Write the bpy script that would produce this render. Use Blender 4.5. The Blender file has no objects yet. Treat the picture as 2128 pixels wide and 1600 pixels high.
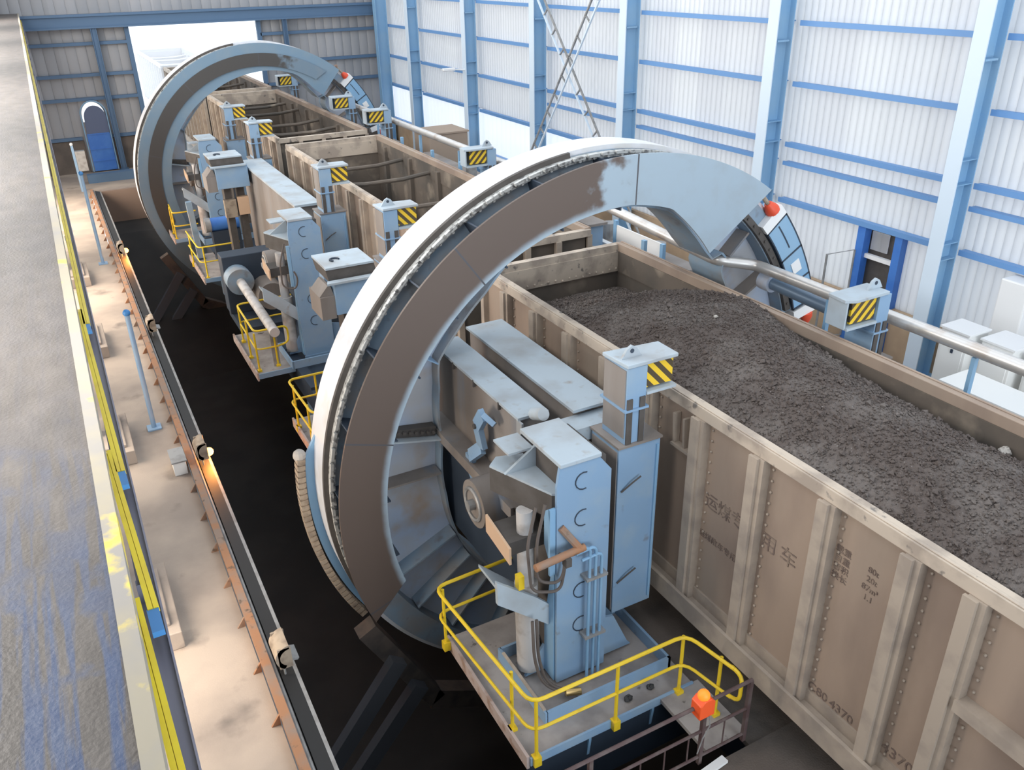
import bpy, bmesh, math, random
from mathutils import Vector, Matrix
random.seed(7)
S = bpy.context.scene
COL = S.collection
PI = math.pi

# ------------------------------------------------------------------ materials
def nodes(name):
    m = bpy.data.materials.new(name); m.use_nodes = True
    nt = m.node_tree; b = nt.nodes['Principled BSDF']
    return m, nt, b
def mat(name, c, rough=.6, metal=0., c2=None, scale=3., lo=.4, hi=.65, detail=6., stretch=(1, 1, 1), bump=0., bscale=40., c3=None, scale3=12., lo3=.55, hi3=.7):
    m, nt, b = nodes(name)
    b.inputs['Roughness'].default_value = rough
    b.inputs['Metallic'].default_value = metal
    b.inputs['Base Color'].default_value = (*c, 1)
    tc = nt.nodes.new('ShaderNodeNewGeometry')
    def noise(sc, st, det):
        mp = nt.nodes.new('ShaderNodeMapping'); mp.inputs['Scale'].default_value = st
        nt.links.new(tc.outputs['Position'], mp.inputs['Vector'])
        n = nt.nodes.new('ShaderNodeTexNoise'); n.inputs['Scale'].default_value = sc; n.inputs['Detail'].default_value = det
        nt.links.new(mp.outputs[0], n.inputs['Vector']); return n
    out = None
    def layer(prev, col, sc, st, l, h, det):
        n = noise(sc, st, det)
        r = nt.nodes.new('ShaderNodeMapRange'); r.inputs['From Min'].default_value = l; r.inputs['From Max'].default_value = h
        nt.links.new(n.outputs['Fac'], r.inputs['Value'])
        mx = nt.nodes.new('ShaderNodeMix'); mx.data_type = 'RGBA'
        nt.links.new(r.outputs[0], mx.inputs[0])
        if prev is None: mx.inputs[6].default_value = (*c, 1)
        else: nt.links.new(prev, mx.inputs[6])
        mx.inputs[7].default_value = (*col, 1)
        return mx.outputs[2]
    if c2: out = layer(out, c2, scale, stretch, lo, hi, detail)
    if c3: out = layer(out, c3, scale3, stretch, lo3, hi3, detail)
    if out: nt.links.new(out, b.inputs['Base Color'])
    if bump:
        n = noise(bscale, (1, 1, 1), 4)
        bp = nt.nodes.new('ShaderNodeBump'); bp.inputs['Strength'].default_value = bump; bp.inputs['Distance'].default_value = .02
        nt.links.new(n.outputs['Fac'], bp.inputs['Height']); nt.links.new(bp.outputs[0], b.inputs['Normal'])
    return m
def emis(name, c, s):
    m, nt, b = nodes(name)
    b.inputs['Base Color'].default_value = (*c, 1)
    b.inputs['Emission Color'].default_value = (*c, 1); b.inputs['Emission Strength'].default_value = s
    return m
def mathn(nt, op, a, b=None):
    n = nt.nodes.new('ShaderNodeMath'); n.operation = op
    for i, v in enumerate((a, b)):
        if v is None: continue
        if isinstance(v, (int, float)): n.inputs[i].default_value = v
        else: nt.links.new(v, n.inputs[i])
    return n.outputs[0]
def hazard(name, sgn):
    m, nt, b = nodes(name)
    g = nt.nodes.new('ShaderNodeNewGeometry'); s = nt.nodes.new('ShaderNodeSeparateXYZ')
    nt.links.new(g.outputs['Position'], s.inputs[0])
    zz = mathn(nt, 'MULTIPLY', s.outputs[2], .95 * sgn)
    v = mathn(nt, 'ADD', s.outputs[0], zz)
    v = mathn(nt, 'FRACT', mathn(nt, 'MULTIPLY', v, 5.6))
    f = mathn(nt, 'GREATER_THAN', v, .5)
    mx = nt.nodes.new('ShaderNodeMix'); mx.data_type = 'RGBA'; nt.links.new(f, mx.inputs[0])
    mx.inputs[6].default_value = (.075, .055, .03, 1); mx.inputs[7].default_value = (.78, .52, .03, 1)
    nt.links.new(mx.outputs[2], b.inputs['Base Color']); b.inputs['Roughness'].default_value = .5
    return m
def corrugated(name, c, axis, freq, transl=0., tint=None, rough=.55, seam=None):
    m, nt, b = nodes(name)
    b.inputs['Base Color'].default_value = (*c, 1); b.inputs['Roughness'].default_value = rough
    g = nt.nodes.new('ShaderNodeNewGeometry'); s = nt.nodes.new('ShaderNodeSeparateXYZ')
    nt.links.new(g.outputs['Position'], s.inputs[0])
    ax = s.outputs[axis]
    w = mathn(nt, 'SINE', mathn(nt, 'MULTIPLY', ax, freq * 2 * PI))
    w = mathn(nt, 'MULTIPLY', mathn(nt, 'POWER', mathn(nt, 'ABSOLUTE', w), .6), 1.)
    bp = nt.nodes.new('ShaderNodeBump'); bp.inputs['Strength'].default_value = .9; bp.inputs['Distance'].default_value = .05
    nt.links.new(w, bp.inputs['Height']); nt.links.new(bp.outputs[0], b.inputs['Normal'])
    # panel tone differs from sheet to sheet
    fl = mathn(nt, 'FLOOR', mathn(nt, 'MULTIPLY', ax, .9))
    wn = nt.nodes.new('ShaderNodeTexWhiteNoise'); wn.noise_dimensions = '1D'; nt.links.new(fl, wn.inputs['W'])
    mx = nt.nodes.new('ShaderNodeMix'); mx.data_type = 'RGBA'; nt.links.new(wn.outputs['Value'], mx.inputs[0])
    mx.inputs[6].default_value = (*c, 1); mx.inputs[7].default_value = (*(tint or tuple(x * .9 for x in c)), 1)
    nt.links.new(mx.outputs[2], b.inputs['Base Color'])
    if transl:
        t = nt.nodes.new('ShaderNodeBsdfTranslucent'); nt.links.new(mx.outputs[2], t.inputs['Color'])
        ms = nt.nodes.new('ShaderNodeMixShader'); ms.inputs[0].default_value = transl
        o = nt.nodes['Material Output']
        nt.links.new(b.outputs[0], ms.inputs[1]); nt.links.new(t.outputs[0], ms.inputs[2]); nt.links.new(ms.outputs[0], o.inputs[0])
    return m

DUST = (.16, .125, .10)
M = {}
M['blue'] = mat('blue paint', (.225, .355, .52), .5, 0, (.29, .395, .50), 2.2, .45, .75, c3=(.17, .15, .13), scale3=4., lo3=.66, hi3=.86)
M['blue_dusty'] = mat('dusty blue paint', (.235, .325, .42), .6, 0, (.29, .295, .30), 1.8, .42, .66, c3=DUST, scale3=3.1, lo3=.58, hi3=.8)
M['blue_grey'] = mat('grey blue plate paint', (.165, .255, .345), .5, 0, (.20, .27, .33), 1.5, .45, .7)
M['blue_top'] = mat('dusty top lit blue paint', (.40, .47, .53), .7, 0, (.33, .35, .37), 1.5, .45, .7, c3=(.30, .27, .25), scale3=5., lo3=.62, hi3=.8)  # pale from dust, with overhead light mixed into the colour
M['side_dusty'] = mat('dust streaked steel side', (.20, .17, .15), .7, 0, (.27, .245, .23), 1.2, .4, .65, stretch=(1, 1, .15), c3=(.15, .19, .25), scale3=1.3, lo3=.6, hi3=.75)
M['dark_side'] = mat('coal stained steel', (.075, .066, .06), .75, 0, (.10, .09, .085), 4., .4, .7)
M['steel_pale'] = mat('worn bright steel rail', (.74, .75, .79), .4, .2, (.62, .60, .56), 2., .5, .75)
M['rack'] = mat('greasy rack steel', (.58, .59, .58), .45, .2, (.20, .20, .20), 11., .5, .62)
M['web_pale'] = mat('pale primer steel', (.44, .52, .66), .5, 0, (.48, .49, .52), 1.1, .42, .62, c3=(.44, .34, .26), scale3=1.4, lo3=.55, hi3=.75)
M['cradle'] = mat('coal browned cradle steel', (.15, .12, .105), .7, 0, (.09, .08, .075), 3., .45, .65)
M['yellow'] = mat('yellow handrail paint', (.80, .56, .025), .45, 0, (.62, .40, .03), 8., .55, .8)
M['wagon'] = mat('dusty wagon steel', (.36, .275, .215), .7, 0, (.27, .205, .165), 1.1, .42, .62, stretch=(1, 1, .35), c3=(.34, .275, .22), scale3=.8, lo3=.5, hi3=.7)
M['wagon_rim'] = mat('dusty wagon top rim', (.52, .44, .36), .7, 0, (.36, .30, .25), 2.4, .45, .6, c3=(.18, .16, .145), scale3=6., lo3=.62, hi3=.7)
M['wagon_in'] = mat('coal stained wagon inside', (.135, .11, .09), .8, 0, (.085, .075, .066), .9, .42, .62, c3=(.26, .215, .17), scale3=1.2, lo3=.56, hi3=.7)
M['wagon_rib'] = mat('dusty wagon rib', (.42, .35, .285), .7, 0, (.33, .275, .23), 3., .45, .65)
M['stencil'] = mat('faded stencil paint', (.17, .125, .105), .8, 0, (.26, .20, .16), 9., .5, .6)
M['coal'] = mat('crushed coal', (.092, .072, .064), .8, 0, (.135, .115, .105), 1.3, .45, .62, 10, c3=(.26, .245, .235), scale3=38., lo3=.66, hi3=.74, bump=.8, bscale=45.)
M['stone'] = mat('pale stone', (.42, .39, .36), .8)
M['concrete'] = mat('dusty concrete', (.43, .355, .295), .85, 0, (.30, .25, .215), .55, .42, .62, c3=(.13, .11, .10), scale3=.9, lo3=.6, hi3=.75, bump=.15)
M['edge_pale'] = mat('pale rusted edge channel', (.47, .38, .35), .7, 0, (.33, .22, .17), 5., .5, .65)
M['deckplate'] = mat('dusty deck plate', (.36, .33, .315), .75, 0, (.25, .225, .215), 2.2, .42, .62, c3=(.07, .06, .055), scale3=5., lo3=.64, hi3=.72)
M['dark_floor'] = mat('coal dusted floor', (.125, .10, .085), .85, 0, (.075, .065, .058), 1.2, .42, .62, bump=.3)
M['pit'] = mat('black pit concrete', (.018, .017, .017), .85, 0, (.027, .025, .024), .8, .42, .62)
M['pit_brown'] = mat('rust stained pit wall', (.26, .185, .145), .85, 0, (.17, .135, .115), .6, .42, .62, stretch=(1, 1, .3))
M['rust'] = mat('rusty steel', (.34, .17, .09), .75, 0, (.26, .19, .15), 3., .42, .62, c3=(.10, .07, .05), scale3=7., lo3=.6, hi3=.7)
M['rubber'] = mat('black rubber', (.03, .03, .031), .6)
M['grey_steel'] = mat('grey steel', (.33, .33, .33), .5, .2, (.24, .235, .23), 5., .45, .65)
M['dark_steel'] = mat('dark blue steel', (.03, .045, .07), .6)
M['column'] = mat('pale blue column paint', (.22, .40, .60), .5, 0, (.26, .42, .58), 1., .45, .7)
M['flange'] = mat('sunlit column flange', (.62, .72, .82), .5)  # strong light from the left is put into this flange colour
M['girt'] = mat('blue girt paint', (.14, .30, .58), .5)
M['backblue'] = mat('back wall blue paint', (.085, .155, .26), .55)
M['vivid'] = mat('vivid blue paint', (.045, .17, .55), .5, 0, (.06, .20, .58), 2., .45, .6)
M['whitewall'] = corrugated('white corrugated sheet', (.84, .85, .86), 1, 2.4, .5, (.78, .79, .81))
M['brightwall'] = corrugated('translucent daylight sheet', (.93, .94, .96), 1, 1.2, .75, (.90, .91, .94))
M['backwall'] = corrugated('grey corrugated sheet', (.36, .36, .375), 0, 1.1, 0., (.30, .305, .32))
M['brick'] = mat('tan rendered plinth', (.50, .36, .235), .85, 0, (.42, .30, .20), 1.2, .42, .62)
M['plinth_dark'] = mat('grimy brick plinth', (.15, .125, .11), .85, 0, (.11, .095, .085), 1.5, .42, .62)
M['haz_l'] = hazard('hazard stripes falling', 1.); M['haz_r'] = hazard('hazard stripes rising', -1.)
M['red'] = mat('red buffer paint', (.75, .085, .035), .5)
M['orange'] = mat('orange beacon plastic', (.95, .12, .03), .4)
M['amber'] = emis('amber beacon lens', (1., .22, .02), .9)
M['white'] = mat('white paint', (.80, .80, .80), .5)
M['cabinet'] = mat('white cabinet enamel', (.82, .82, .80), .45)
M['silver'] = mat('silver lagged pipe', (.66, .64, .62), .33, .55, (.52, .44, .38), 2.5, .5, .7)
M['pipe_blue'] = mat('blue grey pipe', (.13, .19, .27), .4, .2)
M['hose'] = mat('dusty rubber hose', (.11, .09, .08), .7)
M['tan_plate'] = mat('tan undercoat plate', (.62, .42, .28), .6)
M['white_cyl'] = mat('dusty white cylinder', (.55, .53, .52), .5, 0, (.38, .35, .33), 4., .45, .65)
M['lamp_body'] = mat('beige lamp housing', (.36, .29, .22), .6, 0, (.22, .17, .13), 6., .45, .65)
M['sodium'] = emis('lit sodium lamp glass', (1., .36, .055), 14.)
M['maroon'] = mat('maroon railing paint', (.085, .05, .05), .6, 0, (.12, .09, .085), 5., .45, .65)
M['bar_yellow'] = mat('yellow conductor cover', (.85, .66, .015), .4, 0, (.74, .55, .02), 6., .45, .65)
M['bar_blue'] = mat('blue joint cover', (.05, .22, .52), .45)
M['bar_grey'] = mat('grey lilac conductor rail', (.20, .20, .27), .5)
M['cream'] = mat('cream paint over yellow', (.35, .31, .235), .6, 0, (.30, .28, .255), 3., .45, .6, c3=(.72, .56, .10), scale3=4.2, lo3=.60, hi3=.66)
def walkway_mat():
    # blue paint shows through where feet wear it, the rest lies under brown dust
    m, nt, b = nodes('worn blue walkway plate')
    g = nt.nodes.new('ShaderNodeNewGeometry'); sp = nt.nodes.new('ShaderNodeSeparateXYZ'); nt.links.new(g.outputs['Position'], sp.inputs[0])
    def noise(sc, st, det):
        mp = nt.nodes.new('ShaderNodeMapping'); mp.inputs['Scale'].default_value = st; nt.links.new(g.outputs['Position'], mp.inputs['Vector'])
        n = nt.nodes.new('ShaderNodeTexNoise'); n.inputs['Scale'].default_value = sc; n.inputs['Detail'].default_value = det; nt.links.new(mp.outputs[0], n.inputs['Vector']); return n.outputs['Fac']
    def rng(v, l, h, a=0., c=1.):
        q = nt.nodes.new('ShaderNodeMapRange'); q.inputs['From Min'].default_value = l; q.inputs['From Max'].default_value = h; q.inputs['To Min'].default_value = a; q.inputs['To Max'].default_value = c
        nt.links.new(v, q.inputs['Value']); return q.outputs[0]
    def mix(f, a, c):
        mx = nt.nodes.new('ShaderNodeMix'); mx.data_type = 'RGBA'; nt.links.new(f, mx.inputs[0])
        for i, v in ((6, a), (7, c)):
            if isinstance(v, tuple): mx.inputs[i].default_value = (*v, 1)
            else: nt.links.new(v, mx.inputs[i])
        return mx.outputs[2]
    dust = mix(rng(noise(9, (1, .5, 1), 8), .35, .7), (.075, .064, .057), (.115, .10, .09))
    blue = mix(rng(noise(14, (1, 1, 1), 6), .35, .7), (.03, .058, .14), (.055, .085, .165))
    streak = rng(noise(27, (1, .05, 1), 5), .46, .56)
    wear = rng(mathn(nt, 'ADD', sp.outputs[1], mathn(nt, 'MULTIPLY', noise(5, (1, 1, 1), 6), 1.6)), 2.6, 4.2, 1., .06)
    f = mathn(nt, 'MULTIPLY', mathn(nt, 'MAXIMUM', streak, rng(noise(6, (1, .7, 1), 7), .52, .62)), wear)
    nt.links.new(mix(f, dust, blue), b.inputs['Base Color'])
    b.inputs['Roughness'].default_value = .5
    bp = nt.nodes.new('ShaderNodeBump'); bp.inputs['Strength'].default_value = .25; bp.inputs['Distance'].default_value = .01
    nt.links.new(noise(60, (1, 1, 1), 4), bp.inputs['Height']); nt.links.new(bp.outputs[0], b.inputs['Normal'])
    return m
M['outside_glare'] = mat('glare whitened wagon', (.85, .85, .86), .6)  # outdoor glare painted into the colour of the wagon outside
M['outside_ground'] = mat('pale outside ground', (.8, .79, .77), .9)

M['walkway'] = walkway_mat()
def plate_mat(name, base, dust, cx, cz, r0, r1, a_lo, a_hi):
    """blue plate with a band of brown coal dust, set by radius and angle about the ring's own axis"""
    m, nt, b = nodes(name)
    g = nt.nodes.new('ShaderNodeNewGeometry'); s = nt.nodes.new('ShaderNodeSeparateXYZ'); nt.links.new(g.outputs['Position'], s.inputs[0])
    x = mathn(nt, 'SUBTRACT', s.outputs[0], cx); z = mathn(nt, 'SUBTRACT', s.outputs[2], cz)
    r = mathn(nt, 'SQRT', mathn(nt, 'ADD', mathn(nt, 'MULTIPLY', x, x), mathn(nt, 'MULTIPLY', z, z)))
    a = mathn(nt, 'ARCTAN2', z, mathn(nt, 'MULTIPLY', x, 1.))
    a = mathn(nt, 'ADD', a, mathn(nt, 'MULTIPLY', mathn(nt, 'LESS_THAN', a, -.8), 2 * PI))
    n = nt.nodes.new('ShaderNodeTexNoise'); n.inputs['Scale'].default_value = 3.5; n.inputs['Detail'].default_value = 8; nt.links.new(g.outputs['Position'], n.inputs['Vector'])
    nz = mathn(nt, 'SUBTRACT', n.outputs['Fac'], .5)
    def rng(v, l, h):
        q = nt.nodes.new('ShaderNodeMapRange'); q.inputs['From Min'].default_value = l; q.inputs['From Max'].default_value = h
        q.interpolation_type = 'SMOOTHSTEP'; nt.links.new(v, q.inputs['Value']); return q.outputs[0]
    rr = mathn(nt, 'ADD', r, mathn(nt, 'MULTIPLY', nz, .05))
    aa = mathn(nt, 'ADD', a, mathn(nt, 'MULTIPLY', nz, .5))
    f = mathn(nt, 'MULTIPLY', rng(rr, r0, r1), mathn(nt, 'MULTIPLY', rng(aa, a_lo, a_lo + .12), rng(aa, a_hi, a_hi - .3)))
    mx = nt.nodes.new('ShaderNodeMix'); mx.data_type = 'RGBA'; nt.links.new(f, mx.inputs[0])
    mb = nt.nodes.new('ShaderNodeMix'); mb.data_type = 'RGBA'; nt.links.new(rng(n.outputs['Fac'], .45, .75), mb.inputs[0])
    mb.inputs[6].default_value = (*base, 1); mb.inputs[7].default_value = (*[v * .8 + .05 for v in base], 1)
    nt.links.new(mb.outputs[2], mx.inputs[6]); mx.inputs[7].default_value = (*dust, 1)
    # radial weld seams
    d = mathn(nt, 'ABSOLUTE', mathn(nt, 'SUBTRACT', mathn(nt, 'FRACT', mathn(nt, 'ADD', mathn(nt, 'MULTIPLY', a, 1.55), .1)), .5))
    sm = mathn(nt, 'LESS_THAN', d, .0045)
    m2 = nt.nodes.new('ShaderNodeMix'); m2.data_type = 'RGBA'; nt.links.new(sm, m2.inputs[0])
    nt.links.new(mx.outputs[2], m2.inputs[6]); m2.inputs[7].default_value = (.07, .07, .08, 1)
    nt.links.new(m2.outputs[2], b.inputs['Base Color']); b.inputs['Roughness'].default_value = .5
    return m
M['guard'] = plate_mat('dust banded guard plate', (.31, .39, .46), (.104, .075, .062), 7.2, 1.45, 4.13, 4.25, 1.62, 4.6)
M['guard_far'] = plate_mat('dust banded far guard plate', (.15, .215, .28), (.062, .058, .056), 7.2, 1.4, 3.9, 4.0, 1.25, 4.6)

# ------------------------------------------------------------------ mesh builder
class MB:
    def __init__(s): s.v = []; s.f = []
    def add(s, vs, fs):
        o = len(s.v); s.v += [tuple(v) for v in vs]; s.f += [tuple(i + o for i in f) for f in fs]; return s
    def box(s, x0, x1, y0, y1, z0, z1):
        vs = [(x, y, z) for x in (x0, x1) for y in (y0, y1) for z in (z0, z1)]
        return s.add(vs, [(0, 1, 3, 2), (4, 6, 7, 5), (0, 4, 5, 1), (2, 3, 7, 6), (0, 2, 6, 4), (1, 5, 7, 3)])
    def prism(s, poly, ax, a, b):
        n = len(poly)
        def P(q, t):
            return {'x': (t, q[0], q[1]), 'y': (q[0], t, q[1]), 'z': (q[0], q[1], t)}[ax]
        vs = [P(q, a) for q in poly] + [P(q, b) for q in poly]
        fs = [tuple(range(n - 1, -1, -1)), tuple(range(n, 2 * n))] + [(i, (i + 1) % n, (i + 1) % n + n, i + n) for i in range(n)]
        return s.add(vs, fs)
    def bar(s, p, q, w, h, up=(0, 0, 1)):
        p = Vector(p); q = Vector(q); d = (q - p).normalized(); up = Vector(up)
        if abs(d.dot(up)) > .98: up = Vector((0, 1, 0))
        sx = d.cross(up).normalized(); uz = sx.cross(d)
        vs = [c + sx * (w / 2 * i) + uz * (h / 2 * j) for c in (p, q) for i, j in ((-1, -1), (1, -1), (1, 1), (-1, 1))]
        return s.add(vs, [(3, 2, 1, 0), (4, 5, 6, 7), (0, 1, 5, 4), (1, 2, 6, 5), (2, 3, 7, 6), (3, 0, 4, 7)])
    def tube(s, pts, r, n=10, closed=False):
        pts = [Vector(p) for p in pts]; m = len(pts); rings = []; up = None
        for i, p in enumerate(pts):
            a = pts[(i - 1) % m] if (i or closed) else p; b = pts[(i + 1) % m] if (i < m - 1 or closed) else p
            d = (b - a).normalized()
            if up is None:
                up = Vector((0, 0, 1)) if abs(d.z) < .9 else Vector((1, 0, 0))
            up = (up - d * up.dot(d)).normalized(); q = d.cross(up)
            rr = r[i] if isinstance(r, (list, tuple)) else r
            rings.append([p + (up * math.cos(2 * PI * k / n) + q * math.sin(2 * PI * k / n)) * rr for k in range(n)])
        vs = [v for R in rings for v in R]; fs = []
        for i in range(m if closed else m - 1):
            j = (i + 1) % m
            fs += [(i * n + k, i * n + (k + 1) % n, j * n + (k + 1) % n, j * n + k) for k in range(n)]
        if not closed: fs += [tuple(range(n - 1, -1, -1)), tuple((m - 1) * n + k for k in range(n))]
        return s.add(vs, fs)
    def cyl(s, p, q, r, n=16): return s.tube([p, q], r, n)
    def sector(s, cx, cz, r0, r1, a0, a1, y0, y1, n=48, a0i=None, a1i=None):
        """annulus sector in the xz plane; inner radius may end at its own angles"""
        a0i = a0 if a0i is None else a0i; a1i = a1 if a1i is None else a1i
        f0 = r0 if callable(r0) else (lambda a: r0)
        vs = []
        for i in range(n + 1):
            t = i / n; ao = a0 + (a1 - a0) * t; ai = a0i + (a1i - a0i) * t
            ro = r1; ri = f0(ai)
            for r, a in ((ri, ai), (ro, ao)):
                for y in (y0, y1): vs.append((cx + r * math.cos(a), y, cz + r * math.sin(a)))
        fs = []
        for i in range(n):
            o = i * 4; p = o + 4
            fs += [(o, p, p + 2, o + 2), (o + 1, o + 3, p + 3, p + 1), (o + 2, p + 2, p + 3, o + 3), (o, o + 1, p + 1, p)]
        fs += [(0, 2, 3, 1), (n * 4, n * 4 + 1, n * 4 + 3, n * 4 + 2)]
        return s.add(vs, fs)
    def ball(s, c, r, n=10, m=7, sq=(1, 1, 1)):
        vs = []; fs = []
        for i in range(m + 1):
            t = PI * i / m
            for k in range(n):
                p = 2 * PI * k / n
                vs.append((c[0] + r * sq[0] * math.sin(t) * math.cos(p), c[1] + r * sq[1] * math.sin(t) * math.sin(p), c[2] + r * sq[2] * math.cos(t)))
        for i in range(m):
            for k in range(n):
                fs.append((i * n + k, (i + 1) * n + k, (i + 1) * n + (k + 1) % n, i * n + (k + 1) % n))
        return s.add(vs, fs)

def rounded(p, r=.18, n=4):
    """round the inner corners of a polyline"""
    out = [Vector(p[0])]
    for a, b, c in zip(p, p[1:], p[2:]):
        a, b, c = Vector(a), Vector(b), Vector(c); u = (a - b).normalized() * r; v = (c - b).normalized() * r
        for i in range(n + 1):
            s = i / n; out.append((b + u) * (1 - s) ** 2 + b * 2 * s * (1 - s) + (b + v) * s * s)
    out.append(Vector(p[-1])); return out
def wmat(o):
    """world position of an empty chain (no rotations used on parents)"""
    p = Vector((0, 0, 0))
    while o: p += o.location; o = o.parent
    return p
def obj(name, mb, m, parent=None, bevel=0., smooth=False, origin=None, label=None):
    me = bpy.data.meshes.new(name)
    if origin is not None: base = Vector(origin)
    elif parent: base = wmat(parent)
    else:
        xs = [v[0] for v in mb.v]; ys = [v[1] for v in mb.v]; zs = [v[2] for v in mb.v]
        base = Vector(((min(xs) + max(xs)) / 2, (min(ys) + max(ys)) / 2, min(zs)))
    me.from_pydata([Vector(v) - base for v in mb.v], [], mb.f)
    bm = bmesh.new(); bm.from_mesh(me); bmesh.ops.remove_doubles(bm, verts=bm.verts, dist=1e-5)
    bmesh.ops.recalc_face_normals(bm, faces=bm.faces); bm.to_mesh(me); bm.free()
    for mm in (m if isinstance(m, (list, tuple)) else [m]): me.materials.append(mm)
    o = bpy.data.objects.new(name, me); COL.objects.link(o)
    if parent:
        o.parent = parent; o.location = base - wmat(parent)
    else: o.location = base
    if bevel:
        b = o.modifiers.new('bevel', 'BEVEL'); b.width = bevel; b.segments = 2; b.limit_method = 'ANGLE'
    if smooth:
        for p in me.polygons: p.use_smooth = True
        try:
            me.set_sharp_from_angle(angle=math.radians(40))
        except Exception: pass
    if label: o['label'] = label
    return o
def tag(o, label, cat, group=None, kind=None):
    o['label'] = label; o['category'] = cat
    if group: o['group'] = group
    if kind: o['kind'] = kind
    return o
def thing(name, label, cat, loc, group=None):
    o = bpy.data.objects.new(name, None); COL.objects.link(o); o.location = loc; o.empty_display_size = .2
    return tag(o, label, cat, group)
def struct(name, mb, m, bevel=0., smooth=False):
    o = obj(name, mb, m, bevel=bevel, smooth=smooth); o['kind'] = 'structure'; return o
def dup(root, delta, label, group=None):
    """copy of a thing with copies of its parts and sub-parts"""
    def cp(o, par):
        c = o.copy(); COL.objects.link(c)
        if par: c.parent = par
        for ch in o.children: cp(ch, c)
        return c
    r = cp(root, None); r.location = root.location + Vector(delta); r['label'] = label
    if group: r['group'] = group
    return r
TXT = {}
def pretext(items):
    obs = []
    for body, size in items:
        cu = bpy.data.curves.new('lettering', 'FONT'); cu.body = body; cu.size = size; cu.align_x = 'CENTER'; cu.align_y = 'CENTER'; cu.extrude = .003
        t = bpy.data.objects.new('lettering', cu); COL.objects.link(t); obs.append((t, body, size))
    dg = bpy.context.evaluated_depsgraph_get(); dg.update()
    for t, body, size in obs: TXT[(body, size)] = bpy.data.meshes.new_from_object(t.evaluated_get(dg))
    for t, _, _ in obs: bpy.data.objects.remove(t)
LETTERS = [('运', .25, 6.62, 2.59), ('煤', .25, 6.38, 2.59), ('专', .25, 6.14, 2.60), ('用', .27, 5.61, 2.62), ('车', .27, 5.30, 2.62), ('运煤敞车专用', .12, 6.44, 2.05)]
for _i, (_a, _b) in enumerate((('载重', '80t'), ('自重', '20t'), ('容积', '87m³'), ('换长', '1.1'))):
    LETTERS += [(_a, .105, 4.60, 3.20 - _i * .115), (_b, .10, 4.22, 3.20 - _i * .115)]
LETTERS += [('C80', .17, 4.58, 1.20), ('4370', .17, 4.24, 1.20), ('4370', .2, 3.5, 1.25)]
pretext(sorted({(l[0], l[1]) for l in LETTERS}))
def text(body, size, loc, m, parent, rot=(PI / 2, 0, -PI / 2)):
    me = TXT[(body, size)]; me.name = 'lettering'
    o = bpy.data.objects.new('lettering', me); COL.objects.link(o); me.materials.clear(); me.materials.append(m)
    o.parent = parent; o.location = Vector(loc) - wmat(parent); o.rotation_euler = rot
    return o

# ------------------------------------------------------------------ the hall
BY = 46.; RX = 16.8
# floors
fl = MB().box(-1.6, .86, -10, BY, -.3, 0).box(.86, 3.9, 41.4, BY, -.3, 0).box(3.9, 10., 42.5, BY, -.3, 0)
struct('floor', fl, M['concrete'])
struct('floor_right', MB().box(10., RX + .3, -10, BY, -.3, 0), mat('right hall floor', (.30, .25, .21), .85, 0, (.22, .185, .16), 1.2, .42, .62))
struct('floor_near', MB().box(.86, 10., -10, 5.1, -.3, 0), M['dark_floor'])
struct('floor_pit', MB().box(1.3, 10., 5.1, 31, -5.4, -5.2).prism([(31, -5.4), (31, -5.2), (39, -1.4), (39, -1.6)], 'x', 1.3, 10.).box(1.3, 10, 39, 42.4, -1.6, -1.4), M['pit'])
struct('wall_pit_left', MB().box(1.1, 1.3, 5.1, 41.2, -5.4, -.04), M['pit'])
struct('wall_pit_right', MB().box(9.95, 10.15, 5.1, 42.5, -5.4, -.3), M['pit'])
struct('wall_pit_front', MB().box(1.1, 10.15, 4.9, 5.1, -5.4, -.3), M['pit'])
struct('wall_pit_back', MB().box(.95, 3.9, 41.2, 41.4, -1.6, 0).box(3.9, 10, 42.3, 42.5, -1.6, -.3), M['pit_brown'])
# walls
def wall_with_holes(name, m, x0, x1, y0, y1, z0, z1, holes, axis='y'):
    """rectangular wall split into strips round rectangular holes (a0,a1,b0,b1)"""
    mb = MB(); xs = sorted({y0, y1, *[h[0] for h in holes], *[h[1] for h in holes]}); zs = sorted({z0, z1, *[h[2] for h in holes], *[h[3] for h in holes]})
    for a, b in zip(xs, xs[1:]):
        for c, d in zip(zs, zs[1:]):
            if any(h[0] <= a and b <= h[1] and h[2] <= c and d <= h[3] for h in holes): continue
            if axis == 'y': mb.box(x0, x1, a, b, c, d)
            else: mb.box(a, b, x0, x1, c, d)
    return struct(name, mb, m)
WZ = 11.
ARCH = (1.30, 2.45, .1, 3.2)
wall_with_holes('wall_back', M['backwall'], BY, BY + .12, -1.6, RX + .3, 0, WZ, [(4.2, 10.2, 0, 6.5), (1.42, 2.42, 2.3, 3.3)], 'x')
wall_with_holes('wall_right', M['whitewall'], RX, RX + .06, -10, BY, 1.2, WZ, [(12.3, 13.4, 1.2, 2.95), (24.2, 45.6, 1.2, 3.05)])
struct('wall_right_daylight', MB().box(RX + .01, RX + .05, 24.2, 45.6, 1.0, 3.05), M['brightwall'])
wall_with_holes('baseboard_right', M['brick'], RX - .12, RX + .1, -10, BY, 0, 1.2, [(12.3, 13.4, 0, 1.2)])
wl = [(y, y + w, .7, 3.6) for y, w in ((8.6, 2.2), (15.9, 1.6), (21.6, 2.4), (25.6, 3.2), (32.8, 2.4), (36., 4.))] + [(y, y + w, 7.8, 10.2) for y, w in ((3.2, 2.), (7.8, 2.), (12.6, 5.2), (20.8, 4.4), (28, 4), (36, 4))]
wall_with_holes('wall_left', M['backwall'], -1.72, -1.6, -10, BY, 0, WZ, wl)
wall_with_holes('wall_front', M['backwall'], -10.1, -10, -1.7, RX + .1, 0, WZ, [(.5, 15, 0, 9)], 'x')
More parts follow.
